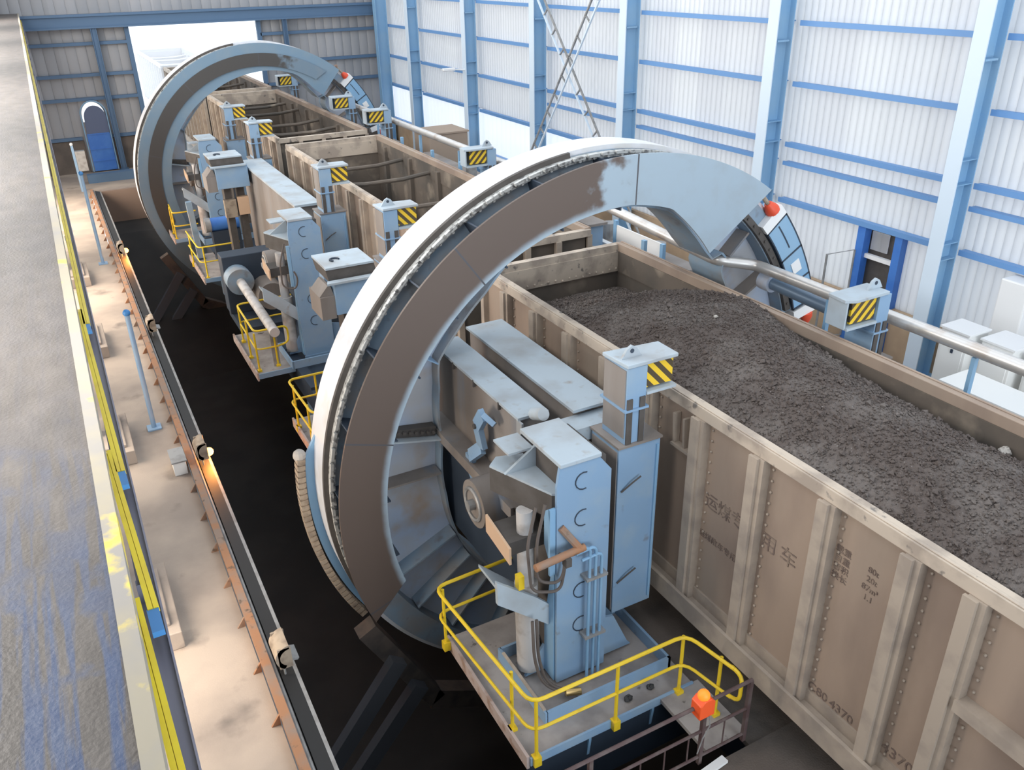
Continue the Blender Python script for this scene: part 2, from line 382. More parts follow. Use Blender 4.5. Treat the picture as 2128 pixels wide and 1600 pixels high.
# roof: solid sheets with open ridge and skylight strips
rf = MB()
for x0, x1 in ((-1.72, -.2), (2.8, 4.), (11.5, 12.5)): rf.box(x0, x1, -10, BY + .1, WZ, WZ + .1)
struct('ceiling', rf, M['backwall'])
# back wall plinth and steelwork
struct('baseboard_back', MB().box(-1.6, 1.25, BY - .12, BY + .02, 0, 1.5).box(2.5, 4.2, BY - .12, BY + .02, 0, 1.5).box(10.2, RX, BY - .12, BY + .02, 0, 1.5), M['plinth_dark'])
sp = [[(1.42, 2.3)], [(2.42, 2.3)]]
for sgn, L in ((-1, sp[0]), (1, sp[1])):
    L += [(1.92 + sgn * .5 * math.cos(i * PI / 20), 2.6 + .6 * math.sin(i * PI / 20)) for i in range(11)] + [(1.92, 3.3), (1.92 + sgn * .5, 3.3)]
struct('wall_back_arch', MB().prism(sp[0], 'y', BY, BY + .12).prism(sp[1], 'y', BY, BY + .12), M['backwall'])
k = 1
for z in (1.6, 3.35, 4.4, 5.75):
    mb = MB()
    for a, b in ((-1.6, 4.05), (10.3, RX - .1)):
        if z < 3.3 and a < 0: mb.box(a, 1.2, BY - .2, BY - .02, z - .07, z + .07).box(2.5, b, BY - .2, BY - .02, z - .07, z + .07)
        else: mb.box(a, b, BY - .2, BY - .02, z - .07, z + .07)
    struct('trim_%d' % k, mb, M['backblue']); k += 1
struct('trim_5', MB().box(-1.6, RX - .1, BY - .45, BY - .1, 6.45, 6.95).box(-1.6, RX - .1, BY - .55, BY - .05, 6.9, 7.0).box(-1.6, RX - .1, BY - .55, BY - .05, 6.4, 6.47), M['backblue'])
struct('trim_6', MB().box(4.05, 4.25, BY - .2, BY + .02, 0, 6.45).box(10.15, 10.35, BY - .2, BY + .02, 0, 6.45), M['backblue'])
k = 7
bays = [(-10, 4.0), (4.25, 10.77), (11.13, 16.12), (16.48, 22.57), (22.93, 28.22), (28.58, 34.02), (34.38, 40.32), (40.68, BY - .1)]
for z, y1, hh in ((3.05, BY, .06), (4.0, 28, .05), (4.48, BY, .06), (5.95, BY, .06), (7.35, BY, .06)):
    mb = MB()
    for a, b in bays:
        if a < y1: mb.box(RX - .2, RX - .02, a, b, z - hh * .2, z + hh * .2).box(RX - .24, RX - .2, a, b, z - hh * 1.5, z + hh * .5)
    struct('trim_%d' % k, mb, M['girt']); k += 1
struct('trim_%d' % k, MB().box(RX - .2, RX - .02, 24.2, 45.6, 1.15, 1.3), M['girt']); k += 1
# blue kerb along the far end of the pit
struct('trim_%d' % k, MB().box(.95, 3.9, 43.2, 43.6, 0, .38), M['backblue']); k += 1

def steel_column(y, label, side='right', x=16.):
    t = thing('steel_column', label, 'column', (x + .25, y, 0), 'columns along the right wall')
    obj('web', MB().box(x + .03, x + .5, y - .01, y + .02, .08, WZ - .02).box(x + .06, x + .45, y - .16, y + .16, 6.9, 6.94), M['column'], t)
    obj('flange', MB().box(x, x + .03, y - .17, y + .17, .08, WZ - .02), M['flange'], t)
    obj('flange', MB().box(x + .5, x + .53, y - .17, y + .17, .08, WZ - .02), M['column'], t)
    st = MB()
    for z in (1.2, 2.9, 3.25, 4.5, 5.0): st.box(x + .03, x + .5, y - .16, y - .01, z, z + .02)
    obj('stiffener', st, M['column'], t)
    obj('base_plate', MB().box(x - .15, x + .68, y - .3, y + .3, 0, .08), M['column'], t)
    return t
names = {10.95: 'pale blue steel column nearest the camera on the right wall', 16.45: 'blue steel column second from the near end, behind the front ring tip',
         22.75: 'blue steel column third along the right wall, right of the lattice brace', 28.4: 'blue steel column fourth along the right wall, left of the lattice brace',
         34.2: 'blue steel column fifth along the right wall, with bright daylight sheets at its foot', 40.5: 'blue steel column nearest the back corner on the right wall'}
for y, l in names.items(): steel_column(y, l)
def back_column(x, w, z0, label):
    t = thing('wall_post', label, 'column', (x, BY - .4, z0), 'posts on the back wall')
    obj('web', MB().box(x - w / 2 + .03, x + w / 2 - .03, BY - .42, BY - .39, z0 + .05, 6.4), M['backblue'], t)
    obj('flange', MB().box(x - w / 2, x - w / 2 + .03, BY - .5, BY - .25, z0 + .05, 6.4), M['backblue'], t)
    obj('flange', MB().box(x + w / 2 - .03, x + w / 2, BY - .5, BY - .25, z0 + .05, 6.4), M['backblue'], t)
    obj('base_plate', MB().box(x - w / 2 - .08, x + w / 2 + .08, BY - .58, BY - .2, z0, z0 + .05), M['backblue'], t)
back_column(2.72, .26, 0, 'slim blue wall post beside the arched blue door')
back_column(11.5, .2, 0, 'slim blue wall post right of the bright doorway')
t = thing('corner_column', 'wide blue corner column where back and right walls meet', 'column', (16.2, 44.6, 0))
obj('web', MB().box(15.95, 16.5, 44.6, 44.63, .08, WZ - .02), M['column'], t)
obj('flange', MB().box(15.92, 15.95, 44.42, 44.8, .08, WZ - .02), M['column'], t)
obj('flange', MB().box(16.5, 16.53, 44.42, 44.8, .08, WZ - .02), M['column'], t)
obj('base_plate', MB().box(15.8, 16.6, 44.3, 44.9, 0, .08), M['column'], t)

# arched blue door standing in the back wall
t = thing('arched_door', 'blue arched sheet metal door ajar in the back wall', 'door', (1.9, BY - .2, 0))
arc = [(1.44, 1.75), (2.44, 1.75)] + [(1.96 + .48 * math.cos(a), 2.50 + .56 * math.sin(a)) for a in [i * PI / 14 for i in range(15)]]
obj('upper_leaf', MB().prism(arc, 'y', BY - .3, BY - .24), mat('dusky blue sheet', (.10, .13, .22), .5), t)
obj('door_leaf', MB().box(1.42, 2.44, BY - .3, BY - .24, .05, 1.75), M['vivid'], t)
hb = MB()
for z in (.5, 1.05, 1.75): hb.box(1.42, 2.42, BY - .33, BY - .3, z, z + .05)
obj('rail', hb, M['vivid'], t)
fr = MB().tube([(1.36, BY - .34, .05), (1.36, BY - .34, 2.6)] + [(1.92 - .58 * math.cos(a), BY - .34, 2.62 + .66 * math.sin(a)) for a in [i * PI / 12 for i in range(1, 12)]] + [(2.48, BY - .34, 2.6), (2.48, BY - .34, .05)], .03, 8)
obj('arched_frame', fr, M['column'], t)
# doorway steelwork and things outside
struct('floor_outside', MB().box(-20, 40, BY + .15, 120, -.4, -.1), M['outside_ground'])
# door of the right wall
t = thing('door_1', 'dark doorway with vivid blue frame in the right wall', 'door', (RX, 12.85, 0)); t['kind'] = 'structure'
obj('frame', MB().box(RX - .2, RX + .02, 12.2, 12.40, 0, 2.95).box(RX - .2, RX + .02, 13.24, 13.46, 0, 2.95).box(RX - .2, RX + .02, 12.2, 13.46, 2.95, 2.99), M['vivid'], t)
obj('transom', MB().box(RX - .1, RX, 12.40, 13.24, 2.2, 2.3), M['white'], t)
obj('transom_pane', MB().box(RX + .02, RX + .05, 12.72, 13.2, 2.4, 2.85), M['brightwall'], t)
obj('door_leaf', MB().box(RX + .1, RX + .14, 12.3, 13.4, 0, 2.95), M['dark_side'], t)
obj('open_gate', MB().tube([(16.6, 13.45, .1), (16.0, 13.75, .1), (16.0, 13.75, 2.25), (16.6, 13.45, 2.35)], .03, 8, True), M['grey_steel'], t)

# lattice X brace on the right wall
def lattice(p, q, label):
    t = thing('lattice_brace', label, 'brace', (p[0], p[1], min(p[2], q[2])), 'crossed lattice braces of the right wall')
    p = Vector(p); q = Vector(q); d = (q - p).normalized(); n = Vector((1, 0, 0)).cross(d).normalized() * .17
    for sg in (-1, 1): obj('chord', MB().bar(p + n * sg, q + n * sg, .05, .06, (1, 0, 0)), M['flange'] if sg > 0 else M['grey_steel'], t)
    L = (q - p).length; k = int(L / .75)
    for i in range(1, k):
        c = p + d * (L * i / k); obj('batten', MB().bar(c - n, c + n, .03, .06, (1, 0, 0)), M['grey_steel'], t)
lattice((15.82, 28.1, 8.4), (15.82, 20.62, .06), 'white lattice ladder brace leaning from upper left to lower right')
lattice((15.66, 29.4, .06), (15.66, 23.2, 8.4), 'white lattice ladder brace rising from lower left beside the fourth column')

# ------------------------------------------------------------------ crane walkway on the left
t = thing('crane_girder', 'blue crane runway girder with worn walkway plate along the left edge', 'girder', (-.4, 20, 6.3))
obj('walkway_plate', MB().box(-1.35, -.15, -1, 44.9, 7.1, 7.15), M['walkway'], t)
obj('edge_flange', MB().box(-.155, -.105, -1, 44.9, 7.06, 7.165), M['cream'], t)
obj('girder_web', MB().box(-.9, -.86, -1, 44.9, 6.3, 7.1).box(-1.1, -.6, -1, 44.9, 6.26, 6.3), M['backblue'], t)
obj('side_channel', MB().box(-.105, -.04, -1, 44.9, 6.78, 6.80).box(-.046, -.04, -1, 44.9, 6.8, 6.83), M['bar_grey'], t)
def cond(y0, y1, x0, x1, label, j):
    t = thing('conductor_bar', label, 'conductor bar', ((x0 + x1) / 2, y0, 6.84), 'yellow crane conductor bars')
    mb = MB()
    for dx in (-.0095, .0095): mb.bar((x0 + dx, y0 + .12, 6.895), (x1 + dx, y1, 6.895), .017, .02)
    mb.bar((x0, y0 + .12, 6.887), (x1, y1, 6.887), .036, .008)
    obj('cover', mb, M['bar_yellow'], t)
    obj('joint', MB().bar((x0, y0, 6.89), (x0 - .003, y0 + .125, 6.89), .038, .022), M['bar_blue'], t)
    hg = MB()
    n = max(1, int((y1 - y0) / 2))
    for i in range(n): yy = y0 + .3 + i * 2; hg.box(-.105, -.06, yy, yy + .03, 6.80, 6.88)
    obj('hanger', hg, M['bar_grey'], t)
cond(1.0, 2.55, -.072, -.118, 'yellow crane conductor bar nearest the camera, running off the bottom edge', 0)
cond(2.35, 3.65, -.066, -.112, 'yellow crane conductor bar second from the camera, with blue joint', 1)
cond(3.32, 5.6, -.072, -.110, 'yellow crane conductor bar third from the camera, with blue joint', 2)
cond(5.2, 44.6, -.08, -.10, 'long yellow crane conductor bar running on to the back wall', 3)

# concrete column footings on the walkway floor
for y, l in ((11.25, 'concrete footing block nearest the camera beside the crane girder'), (17.0, 'concrete footing block beside the second pit lamp'), (22.8, 'concrete footing block halfway along the crane girder'), (28.9, 'concrete footing block far along the crane girder')):
    tag(obj('concrete_footing', MB().box(-1.3, .0, y - .9, y + .9, 0, .3).box(-1.2, -.12, y - .7, y + .7, .3, .36), M['concrete'], bevel=.015), l, 'footing', 'footings under the crane girder')

for y, l in ((11.25, 'blue column under the crane girder on the nearest footing'), (17.0, 'blue column under the crane girder on the second footing'), (22.8, 'blue column under the crane girder on the third footing'), (28.9, 'blue column under the crane girder on the farthest footing')):
    t = thing('girder_column', l, 'column', (-.85, y, .36), 'columns under the crane girder')
    obj('web', MB().box(-1.1, -.6, y - .01, y + .01, .36, 6.26), M['backblue'], t)
    for x in (-1.12, -.6): obj('flange', MB().box(x, x + .02, y - .15, y + .15, .36, 6.26), M['backblue'], t)
# pit edge
t = thing('pit_edge_kerb', 'rusty steel kerb with gussets and black rubber strip along the pit edge', 'kerb', (1.05, 20, 0))
obj('rusty_channel', MB().box(.875, .91, 4, 41, .0, .185).box(.865, .985, 4, 41, .185, .205), M['rust'], t)
obj('rubber_strip', MB().prism([(1.06, .1), (1.06, .13), (1.25, .06), (1.25, .02)], 'y', 4, 41).box(.98, 1.25, 5.15, 41, -.02, .015), M['rubber'], t)
obj('grey_pipe', MB().tube([(1.01, y, .14) for y in (4, 20, 41)], .03, 8), M['grey_steel'], t)
obj('pit_edge_strip', MB().box(1.25, 1.30, 5.15, 41, -.03, .06), M['grey_steel'], t)
for i in range(35):
    y = 5.2 + i * 1.03
    obj('gusset', MB().prism([(.86, 0), (.86, .17), (.74, 0)], 'y', y, y + .03), M['rust'], t)

def floodlight(y, lit, label):
    x = 1.12; z = .16
    t = thing('pit_floodlight', label, 'floodlight', (x, y, .13), 'floodlights along the pit edge')
    obj('bracket', MB().tube([(x, y - .16, .13), (x, y - .16, z + .25), (x, y + .16, z + .25), (x, y + .16, .13)], .015, 6), M['grey_steel'], t)
    obj('housing', MB().sector(x + .1, z + .27, .14, .2, .5 * PI, 1.35 * PI, y - .2, y + .2, 12).box(x - .06, x + .12, y - .2, y - .17, z + .1, z + .44).box(x - .06, x + .12, y + .17, y + .2, z + .1, z + .44), M['lamp_body'], t, smooth=True)
    obj('lens', MB().prism([(x + .02, z + .16), (x + .2, z + .12), (x + .22, z + .15), (x + .04, z + .2)], 'y', y - .14, y + .14) if not lit else MB().ball((x + .16, y, z + .14), .085), M['sodium'] if lit else M['grey_steel'], t, smooth=True)
    if lit:
        li = bpy.data.lights.new('sodium', 'POINT'); li.energy = 70; li.color = (1, .36, .07); li.shadow_soft_size = .1
        lo = bpy.data.objects.new('sodium_glow', li); COL.objects.link(lo); lo.location = Vector((x + .32, y, z + .05)); 
floodlight(9.15, False, 'unlit beige pit floodlight nearest the camera on the pit kerb')
floodlight(15.3, True, 'glowing orange pit floodlight nearer the camera')
floodlight(22.6, False, 'beige pit floodlight between the two glowing ones')
floodlight(30.3, True, 'glowing orange pit floodlight farther away')

def blue_post(x, y, h, label):
    t = thing('blue_post', label, 'post', (x, y, 0), 'slim blue posts beside the pit kerb')
    obj('pole', MB().cyl((x, y, .03), (x, y, h), .05, 12), M['blue'], t, smooth=True)
    obj('base_plate', MB().box(x - .14, x + .14, y - .14, y + .14, 0, .03), M['blue'], t)
    obj('cap', MB().ball((x, y, h), .075), M['bar_blue'], t, smooth=True)
blue_post(.48, 17.45, 2.65, 'slim blue pipe post nearer the camera, with bright blue cap')
blue_post(.5, 30.2, 3.0, 'slim blue pipe post farther along the pit kerb')
t = thing('control_post', 'grey control box on a pale blue stand near the back wall', 'control box', (.75, 41.8, 0))
obj('stand', MB().box(.55, .65, 41.7, 41.8, 0, 2.0), M['blue'], t); obj('box', MB().box(.66, 1.05, 41.6, 41.9, .9, 1.75), M['grey_steel'], t)
obj('lamp', MB().ball((.6, 41.75, 2.05), .07), M['white'], t)
t = thing('cable_box', 'small white junction box on the rusty kerb beside a glowing lamp', 'junction box', (.8, 15.6, 0))
obj('body', MB().box(.58, .82, 15.2, 15.75, .0, .28), M['cabinet'], t, bevel=.01); obj('lid', MB().box(.56, .84, 15.18, 15.77, .28, .31), M['grey_steel'], t)

# ------------------------------------------------------------------ dumper rings
CX, CZ = 7.2, 1.45
INNER = [(6.27, 5.1), (5.7, 4.85), (5.2, 4.35), (4.67, 3.8), (4.36, 3.4), (4.34, 2.95), (4.34, 2.0), (4.34, .94), (4.56, -.05), (5.04, -.82), (5.4, -1.25), (6.1, -1.75), (7.2, -2.1), (8.3, -2.1)]
TAB = [(math.radians(15), 3.45), (math.radians(36.6), 3.5), (math.radians(42.2), 3.56), (math.radians(42.8), 3.8), (math.radians(47), 3.8), (math.radians(47.6), 3.6), (math.radians(52), 3.63), (math.radians(69), 3.93), (math.radians(80), 3.92)] + sorted(((math.atan2(z - CZ, x - CX)) % (2 * PI), math.hypot(x - CX, z - CZ)) for x, z in INNER)
def rin(a):
    for (a0, r0), (a1, r1) in zip(TAB, TAB[1:]):
        if a0 <= a <= a1: return r0 + (r1 - r0) * (a - a0) / (a1 - a0)
    return TAB[0][1] if a < TAB[0][0] else TAB[-1][1]
R = math.radians
GT = [(0, 3.4), (60, 3.42), (63, 3.51), (72, 3.8), (79, 4.04), (90, 4.13), (360, 4.13)]
def gin(a):
    d = math.degrees(a)
    for (u, p), (v, q) in zip(GT, GT[1:]):
        if u <= d <= v: return p + (q - p) * (d - u) / (v - u)
    return 4.13
def ring(dy, label, gm, g_out, rin_g, near=True):
    t = thing('dumper_ring', label, 'dumper ring', (CX, 10.9 + dy, CZ), 'big C shaped dumper rings')
    Y = lambda v: v + dy
    pt = lambda r, a, y: (CX + r * math.cos(a), Y(y), CZ + r * math.sin(a))
    a0, a1 = R(17), R(292)
    obj('rim', MB().sector(CX, CZ, 4.38, 4.79, a0, a1, Y(10.62), Y(11.28), 110), M['blue_dusty'], t, smooth=True)
    obj('rail', MB().sector(CX, CZ, 4.79, 4.86, R(19), R(285), Y(10.66), Y(11.26), 120), M['steel_pale'], t, smooth=True)
    obj('rail_groove', MB().sector(CX, CZ, 4.775, 4.857, R(97), R(204), Y(10.60), Y(10.665), 110), M['dark_side'], t, smooth=True)
    rk = MB().sector(CX, CZ, 4.71, 4.78, R(58), R(204), Y(10.50), Y(10.62), 110)
    for i in range(49):
        c = Vector(pt(4.735, R(60 + i * 3.0), 10.5))
        rk.cyl(c, c + Vector((0, -.04, 0)), .024, 6)
        rk.sector(CX, CZ, 4.755, 4.80, R(59 + i * 3.), R(61.4 + i * 3.), Y(10.44), Y(10.5), 2)
    obj('rack', rk, M['rack'], t)
    n = 140
    obj('web', MB().sector(CX, CZ, rin, 4.38, a0, R(288), Y(10.93), Y(10.97), n), M['web_pale'], t)
    obj('inner_flange', MB().sector(CX, CZ, lambda a: rin(a) - .03, 4.4, a0, R(288), Y(10.72), Y(11.62), 2) if False else flange(dy), M['blue_dusty'], t, smooth=True)
    # guard plate with slanting cut ends
    obj('guard_plate', MB().sector(CX, CZ, rin_g, g_out, R(55.2), R(202), Y(9.86), Y(9.90), 120, R(63 if near else 58), R(197)), gm, t, smooth=True)
    if not near:
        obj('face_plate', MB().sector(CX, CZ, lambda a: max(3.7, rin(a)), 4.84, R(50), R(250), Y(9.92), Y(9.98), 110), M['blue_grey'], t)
    for d in range(64, 200, 14):
        a = R(d); p = [(rr * math.cos(a) + CX, rr * math.sin(a) + CZ) for rr in (4.06, g_out - .12)]
        nx, nz = -math.sin(a) * .012, math.cos(a) * .012
        mb = MB(); vs = []
        for y in (9.9, 10.93):
            for (x, z) in p: vs += [(x + nx, Y(y), z + nz), (x - nx, Y(y), z - nz)]
        mb.add(vs, [(0, 1, 3, 2), (4, 6, 7, 5), (0, 4, 5, 1), (2, 3, 7, 6), (0, 2, 6, 4), (1, 5, 7, 3)])
        obj('spacer_plate', mb, M['dark_steel'] if near else M['blue_dusty'], t)
    # stiffeners on the web
    for d, w, mm in ((30, .04, 'side_dusty'), (44, .04, 'side_dusty'), (168, .03, 'blue_top'), (180, .03, 'side_dusty'), (146, .02, 'blue'), (205, .03, 'blue_dusty'), (216, .03, 'blue_dusty'), (228, .03, 'blue_dusty'), (242, .03, 'blue_dusty')):
        a = R(d); r0 = rin(a) + .02
        mb = MB().bar(pt(r0, a, 10.78), pt(4.35, a, 10.78), w, .3, (0, 1, 0))
        obj('stiffener', mb, M[mm], t)
    sp = MB().bar(pt(rin(R(166)) + .05, R(166), 10.84), pt(4.25, R(167.6), 10.84), .16, .16, (0, 1, 0))
    for i in range(9):
        q = Vector(pt(rin(R(166)) + .1 + i * .1, R(166.2), 10.74)); sp.cyl(q, q + Vector((0, -.04, 0)), .03, 6)
    obj('bolted_splice', sp, M['dark_side'], t, label='dark bolted splice plate')
    bb = MB().sector(CX, CZ, 4.40, 4.52, R(18), R(53), Y(10.54), Y(10.62), 24)
    for i in range(12):
        q = Vector(pt(4.46, R(20 + i * 2.8), 10.54)); bb.cyl(q, q + Vector((0, -.03, 0)), .025, 6)
    obj('bolt_band', bb, M['dark_side'], t)
    # blue cover panels at the open end
    for i, (b0, b1) in enumerate(((18, 24.2), (24.6, 31.5), (31.9, 40.5))):
        obj('cover_panel', MB().sector(CX, CZ, 4.56, 5.04, R(b0), R(b1), Y(10.49), Y(10.53), 10), M['column'], t, label='pale blue bolted cover panel')
    fr = MB()
    for b in (17.7, 24.4, 31.7, 40.8): fr.sector(CX, CZ, 4.54, 5.06, R(b - .22), R(b + .22), Y(10.485), Y(10.54), 1)
    fr.sector(CX, CZ, 4.54, 4.565, R(17.5), R(41), Y(10.485), Y(10.54), 16).sector(CX, CZ, 5.035, 5.06, R(17.5), R(41), Y(10.485), Y(10.54), 16)
    fr.sector(CX, CZ, 4.79, 4.815, R(33.5), R(40), Y(10.482), Y(10.53), 6)
    obj('panel_frame', fr, M['dark_steel'], t)
    obj('panel_backing', MB().sector(CX, CZ, 4.78, 5.04, R(17), R(43), Y(10.54), Y(10.9), 16), M['blue'], t)
    obj('notice', MB().sector(CX, CZ, 4.70, 4.90, R(26.6), R(29.4), Y(10.475), Y(10.49), 3), M['white'], t, label='small white notice')
    for b0, b1 in ((41, 43.5), (14.6, 17.0)): obj('end_block', MB().sector(CX, CZ, 4.54, 5.06, R(b0), R(b1), Y(10.48), Y(10.8), 3), M['white'], t)
    for a, s in ((R(43.3), 1), (R(14.6), -1)):
        c = Vector(pt(4.9, a, 10.56)); d = Vector((-math.sin(a), 0, math.cos(a))) * s
        bu = obj('buffer', MB().tube([c, c + d * .08, c + d * .16, c + d * .22], [.13, .125, .09, .06], 12), M['red'], t, smooth=True, label='red end stop buffer')
        mb = MB().cyl(c + d * .22, c + d * .52, .04, 10)
        rod = obj('rod', mb, M['lamp_body'], bu)
        obj('rod_head', MB().cyl(c + d * .52, c + d * .6, .085, 10), M['rust'], bu)
    # drag chain on the outside of the rail
    ch = MB()
    if not near: return t
    for i in range(34):
        a = R(172 + i * 1.15); b = R(172 + i * 1.15 + .85)
        ch.sector(CX, CZ, 5.02, 5.14, a, b, Y(10.98), Y(11.16), 1)
    ch.sector(CX, CZ, 5.04, 5.11, R(172), R(211), Y(11.0), Y(11.14), 30)
    cc = obj('cable_chain', ch, M['lamp_body'], t, label='beige segmented cable chain')
    obj('chain_guide', MB().sector(CX, CZ, 4.86, 4.99, R(172), R(211), Y(11.08), Y(11.14), 30, R(168), R(211)), M['column'], t)
    obj('chain_clamp', MB().ball(pt(5.09, R(171.5), 11.07), .1), M['stone'], t)
    return t
def flange(dy):
    mb = MB(); n = 150; vs = []
    for i in range(n + 1):
        a = R(17) + (R(288) - R(17)) * i / n
        for r in (rin(a) - .035, rin(a)):
            for y in (10.70 + dy, 11.6 + dy): vs.append((CX + r * math.cos(a), y, CZ + r * math.sin(a)))
    fs = []
    for i in range(n):
        o = i * 4; p = o + 4
        fs += [(o, p, p + 2, o + 2), (o + 1, o + 3, p + 3, p + 1), (o + 2, p + 2, p + 3, o + 3), (o, o + 1, p + 1, p)]
    fs += [(0, 2, 3, 1), (n * 4, n * 4 + 1, n * 4 + 3, n * 4 + 2)]
    return mb.add(vs, fs)
ring(0, 'large C shaped dumper ring nearest the camera, over the loaded coal wagon', M['guard'], 4.85, gin)
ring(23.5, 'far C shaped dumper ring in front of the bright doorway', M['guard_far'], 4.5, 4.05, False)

def cradle(dy, label):
    t = thing('roller_cradle', label, 'support frame', (2.9, 10.9 + dy, -5.2), 'support frames under the rings')
    Y = lambda v: v + dy
    obj('cradle_beam', MB().bar((2.75, Y(10.8), -1.25), (3.9, Y(10.8), -3.45), .34, .3, (0, 1, 0)).bar((3.85, Y(10.8), -3.4), (5.6, Y(10.8), -4.3), .4, .3, (0, 1, 0)), M['cradle'], t)
    for (a, b) in (((3.2, Y(10.55), -2.0), (1.6, Y(10.55), -4.1)), ((3.55, Y(10.55), -2.75), (1.85, Y(10.55), -4.85))):
        obj('strut', MB().bar(a, b, .3, .2, (0, 1, 0)), mat('pit strut steel', (.12, .13, .15), .6) if dy == 0 and 'strutm' not in M else M['strutm'], t)
        M.setdefault('strutm', bpy.data.materials['pit strut steel'])
    obj('foot', MB().box(1.42, 2.2, Y(10.3), Y(11.4), -5.2, -4.3), M['pit'], t)
cradle(0, 'dark diagonal support frame under the near ring in the pit')
cradle(23.5, 'dark diagonal support frame under the far ring in the pit')

# ------------------------------------------------------------------ wagons
def wagon(y0, y1, label, loaded, W_=None):
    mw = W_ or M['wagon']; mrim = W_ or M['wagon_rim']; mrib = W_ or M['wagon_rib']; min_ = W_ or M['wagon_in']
    t = thing('coal_wagon', label, 'wagon', (7.9, (y0 + y1) / 2, 0), 'open steel coal wagons of the train')
    X0, X1, ZT, ZB = 6.42, 9.36, 3.66, .95
    def side(x, s):
        p = obj('side_wall', MB().box(min(x, x + s * .03), max(x, x + s * .03), y0, y1, ZB, ZT), mw, t)
        return p
    nl = obj('side_wall', MB().box(X0, X0 + .04, y0, y1, ZB - .1, ZT), mw, t)
    fr = obj('side_wall', MB().box(X1 - .04, X1, y0, y1, ZB - .1, ZT), min_, t)
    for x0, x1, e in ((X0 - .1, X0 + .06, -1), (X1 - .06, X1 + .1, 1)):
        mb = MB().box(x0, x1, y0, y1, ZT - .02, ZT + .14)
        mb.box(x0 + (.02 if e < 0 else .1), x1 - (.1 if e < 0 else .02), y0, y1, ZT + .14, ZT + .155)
        obj('top_rail', mb, mrim if e < 0 else mw, t, bevel=.012)  # far rail takes the darker side colour, its shade painted in
    obj('bottom_sill', MB().box(X0 - .15, X0, y0, y1, ZB - .34, ZB - .12).box(X0 - .2, X0 - .15, y0, y1, ZB - .36, ZB - .06).box(X0 - .03, X0, y0, y1, ZB - .12, ZB + .06), mrib, t)
    obj('bottom_sill', MB().box(X1, X1 + .16, y0, y1, ZB - .3, ZB - .05), mrib, t)
    n = 11; L = y1 - y0
    ys = [y1 - .95 - i * 1.045 for i in range(9 if loaded else 12)] + ([y0 + 1.97, y0 + .85] if loaded else [])
    for y in ys:
        if y < y0 + .2: continue
        mb = MB().box(X0 - .12, X0, y - .09, y + .09, ZB - .12, ZT - .02).box(X0 - .16, X0 - .12, y - .02, y + .12, ZB - .12, ZT - .02)
        for i in range(17 if loaded else 0): mb.ball((X0 - .012, y - .15, ZB + .1 + i * .155), .018, 6, 4)
        obj('side_rib', mb, mrib, t)
    for y in ys:
        if y >= y0 + .2: obj('side_rib', MB().box(X1, X1 + .12, y - .09, y + .09, ZB - .12, ZT - .02), mrib, t)
    # inside faces: near side wall lining band
    for y, s in ((y0, 1), (y1, -1)):
        a, b = sorted((y, y + s * .05))
        obj('end_wall', MB().box(X0, X1, a, b, ZB - .1, ZT), min_, t)
        cap = obj('end_top_rail', MB().box(X0 - .05, X1 + .05, min(y - s * .08, y + s * .06), max(y - s * .08, y + s * .06), ZT - .02, ZT + .12), mrim, t)
        a, b = sorted((y + s * .05, y + s * .08))
        bd = MB().box(X0 + .05, X1 - .05, a, b, ZT - .42, ZT - .02)
        if loaded and s < 0:
            for i in range(18): bd.ball((X0 + .2 + i * .155, a - .005, ZT - .39 + (.03 if i % 3 else .0)), .022, 6, 4)
        obj('lining_band', bd, mrim, t)
    obj('lining_band', MB().box(X1 - .07, X1 - .04, y0 + .1, y1 - .1, ZT - .42, ZT - .02), min_, t)
    obj('floor_plate', MB().box(X0, X1, y0, y1, ZB - .12, ZB - .06), min_, t)
    for y in (y0, y1):
        for x in (X0 - .1, X1 - .02): obj('corner_post', MB().box(x, x + .12, y - .06, y + .06, ZB - .2, ZT), mrib, t)
    # end ribs facing out
    er = MB()
    for x in (X0 + .7, X0 + 1.47, X0 + 2.2): er.box(x - .06, x + .06, y0 - .12, y0, ZB, ZT - .02)
    obj('end_rib', er, mrib, t)
    for yb in (y0 + 2., y1 - 2.):
        bg = obj('bogie', MB().box(6.9, 7.05, yb - 1.2, yb + 1.2, .35, .75).box(8.75, 8.9, yb - 1.2, yb + 1.2, .35, .75).box(6.9, 8.9, yb - .2, yb + .2, .4, .8), M['dark_side'], t)
        for dy in (-.9, .9):
            obj('wheelset', MB().cyl((7.1, yb + dy, .54), (7.22, yb + dy, .54), .42, 20).cyl((8.6, yb + dy, .54), (8.72, yb + dy, .54), .42, 20).cyl((7.1, yb + dy, .54), (8.7, yb + dy, .54), .08, 10), M['dark_side'], bg)
    if not loaded:
        for i, yy in enumerate((y0 + .9, y0 + 3.2, y0 + 5.2, y0 + 8.2, y0 + 10.3)):
            if y1 - yy < 1: continue
            obj('cross_tie', MB().tube([(X0 + .02, yy, ZT - .25), (X0 + .9, yy, ZT - .34), (X1 - .9, yy, ZT - .34), (X1 - .05, yy, ZT - .25)], .06, 8), min_, t)
        for yy in ys[::2]:
            obj('inner_rib', MB().box(X1 - .16, X1 - .04, yy - .08, yy + .08, ZB, ZT - .1), min_, t)
    return t
W = wagon(1.2, 13.15, 'loaded coal wagon in front, heaped with coal and stencilled on its side', True)
W2 = wagon(14.3, 26.95, 'empty coal wagon between the two rings', False)
wagon(28.15, 40.2, 'empty coal wagon inside the far ring, with cross ties', False)
wagon(41.4, 53.4, 'wagon standing in the bright doorway', False)
wagon(54.6, 66.6, 'wagon outside beyond the bright doorway, coloured white for outdoor glare', False, M['outside_glare'])
XS = 6.416
for _b, _s, _y, _z in LETTERS: text(_b, _s, (XS, _y * 1.0168, 8.8 - (8.8 - _z) * 1.0168), M['stencil'], W)
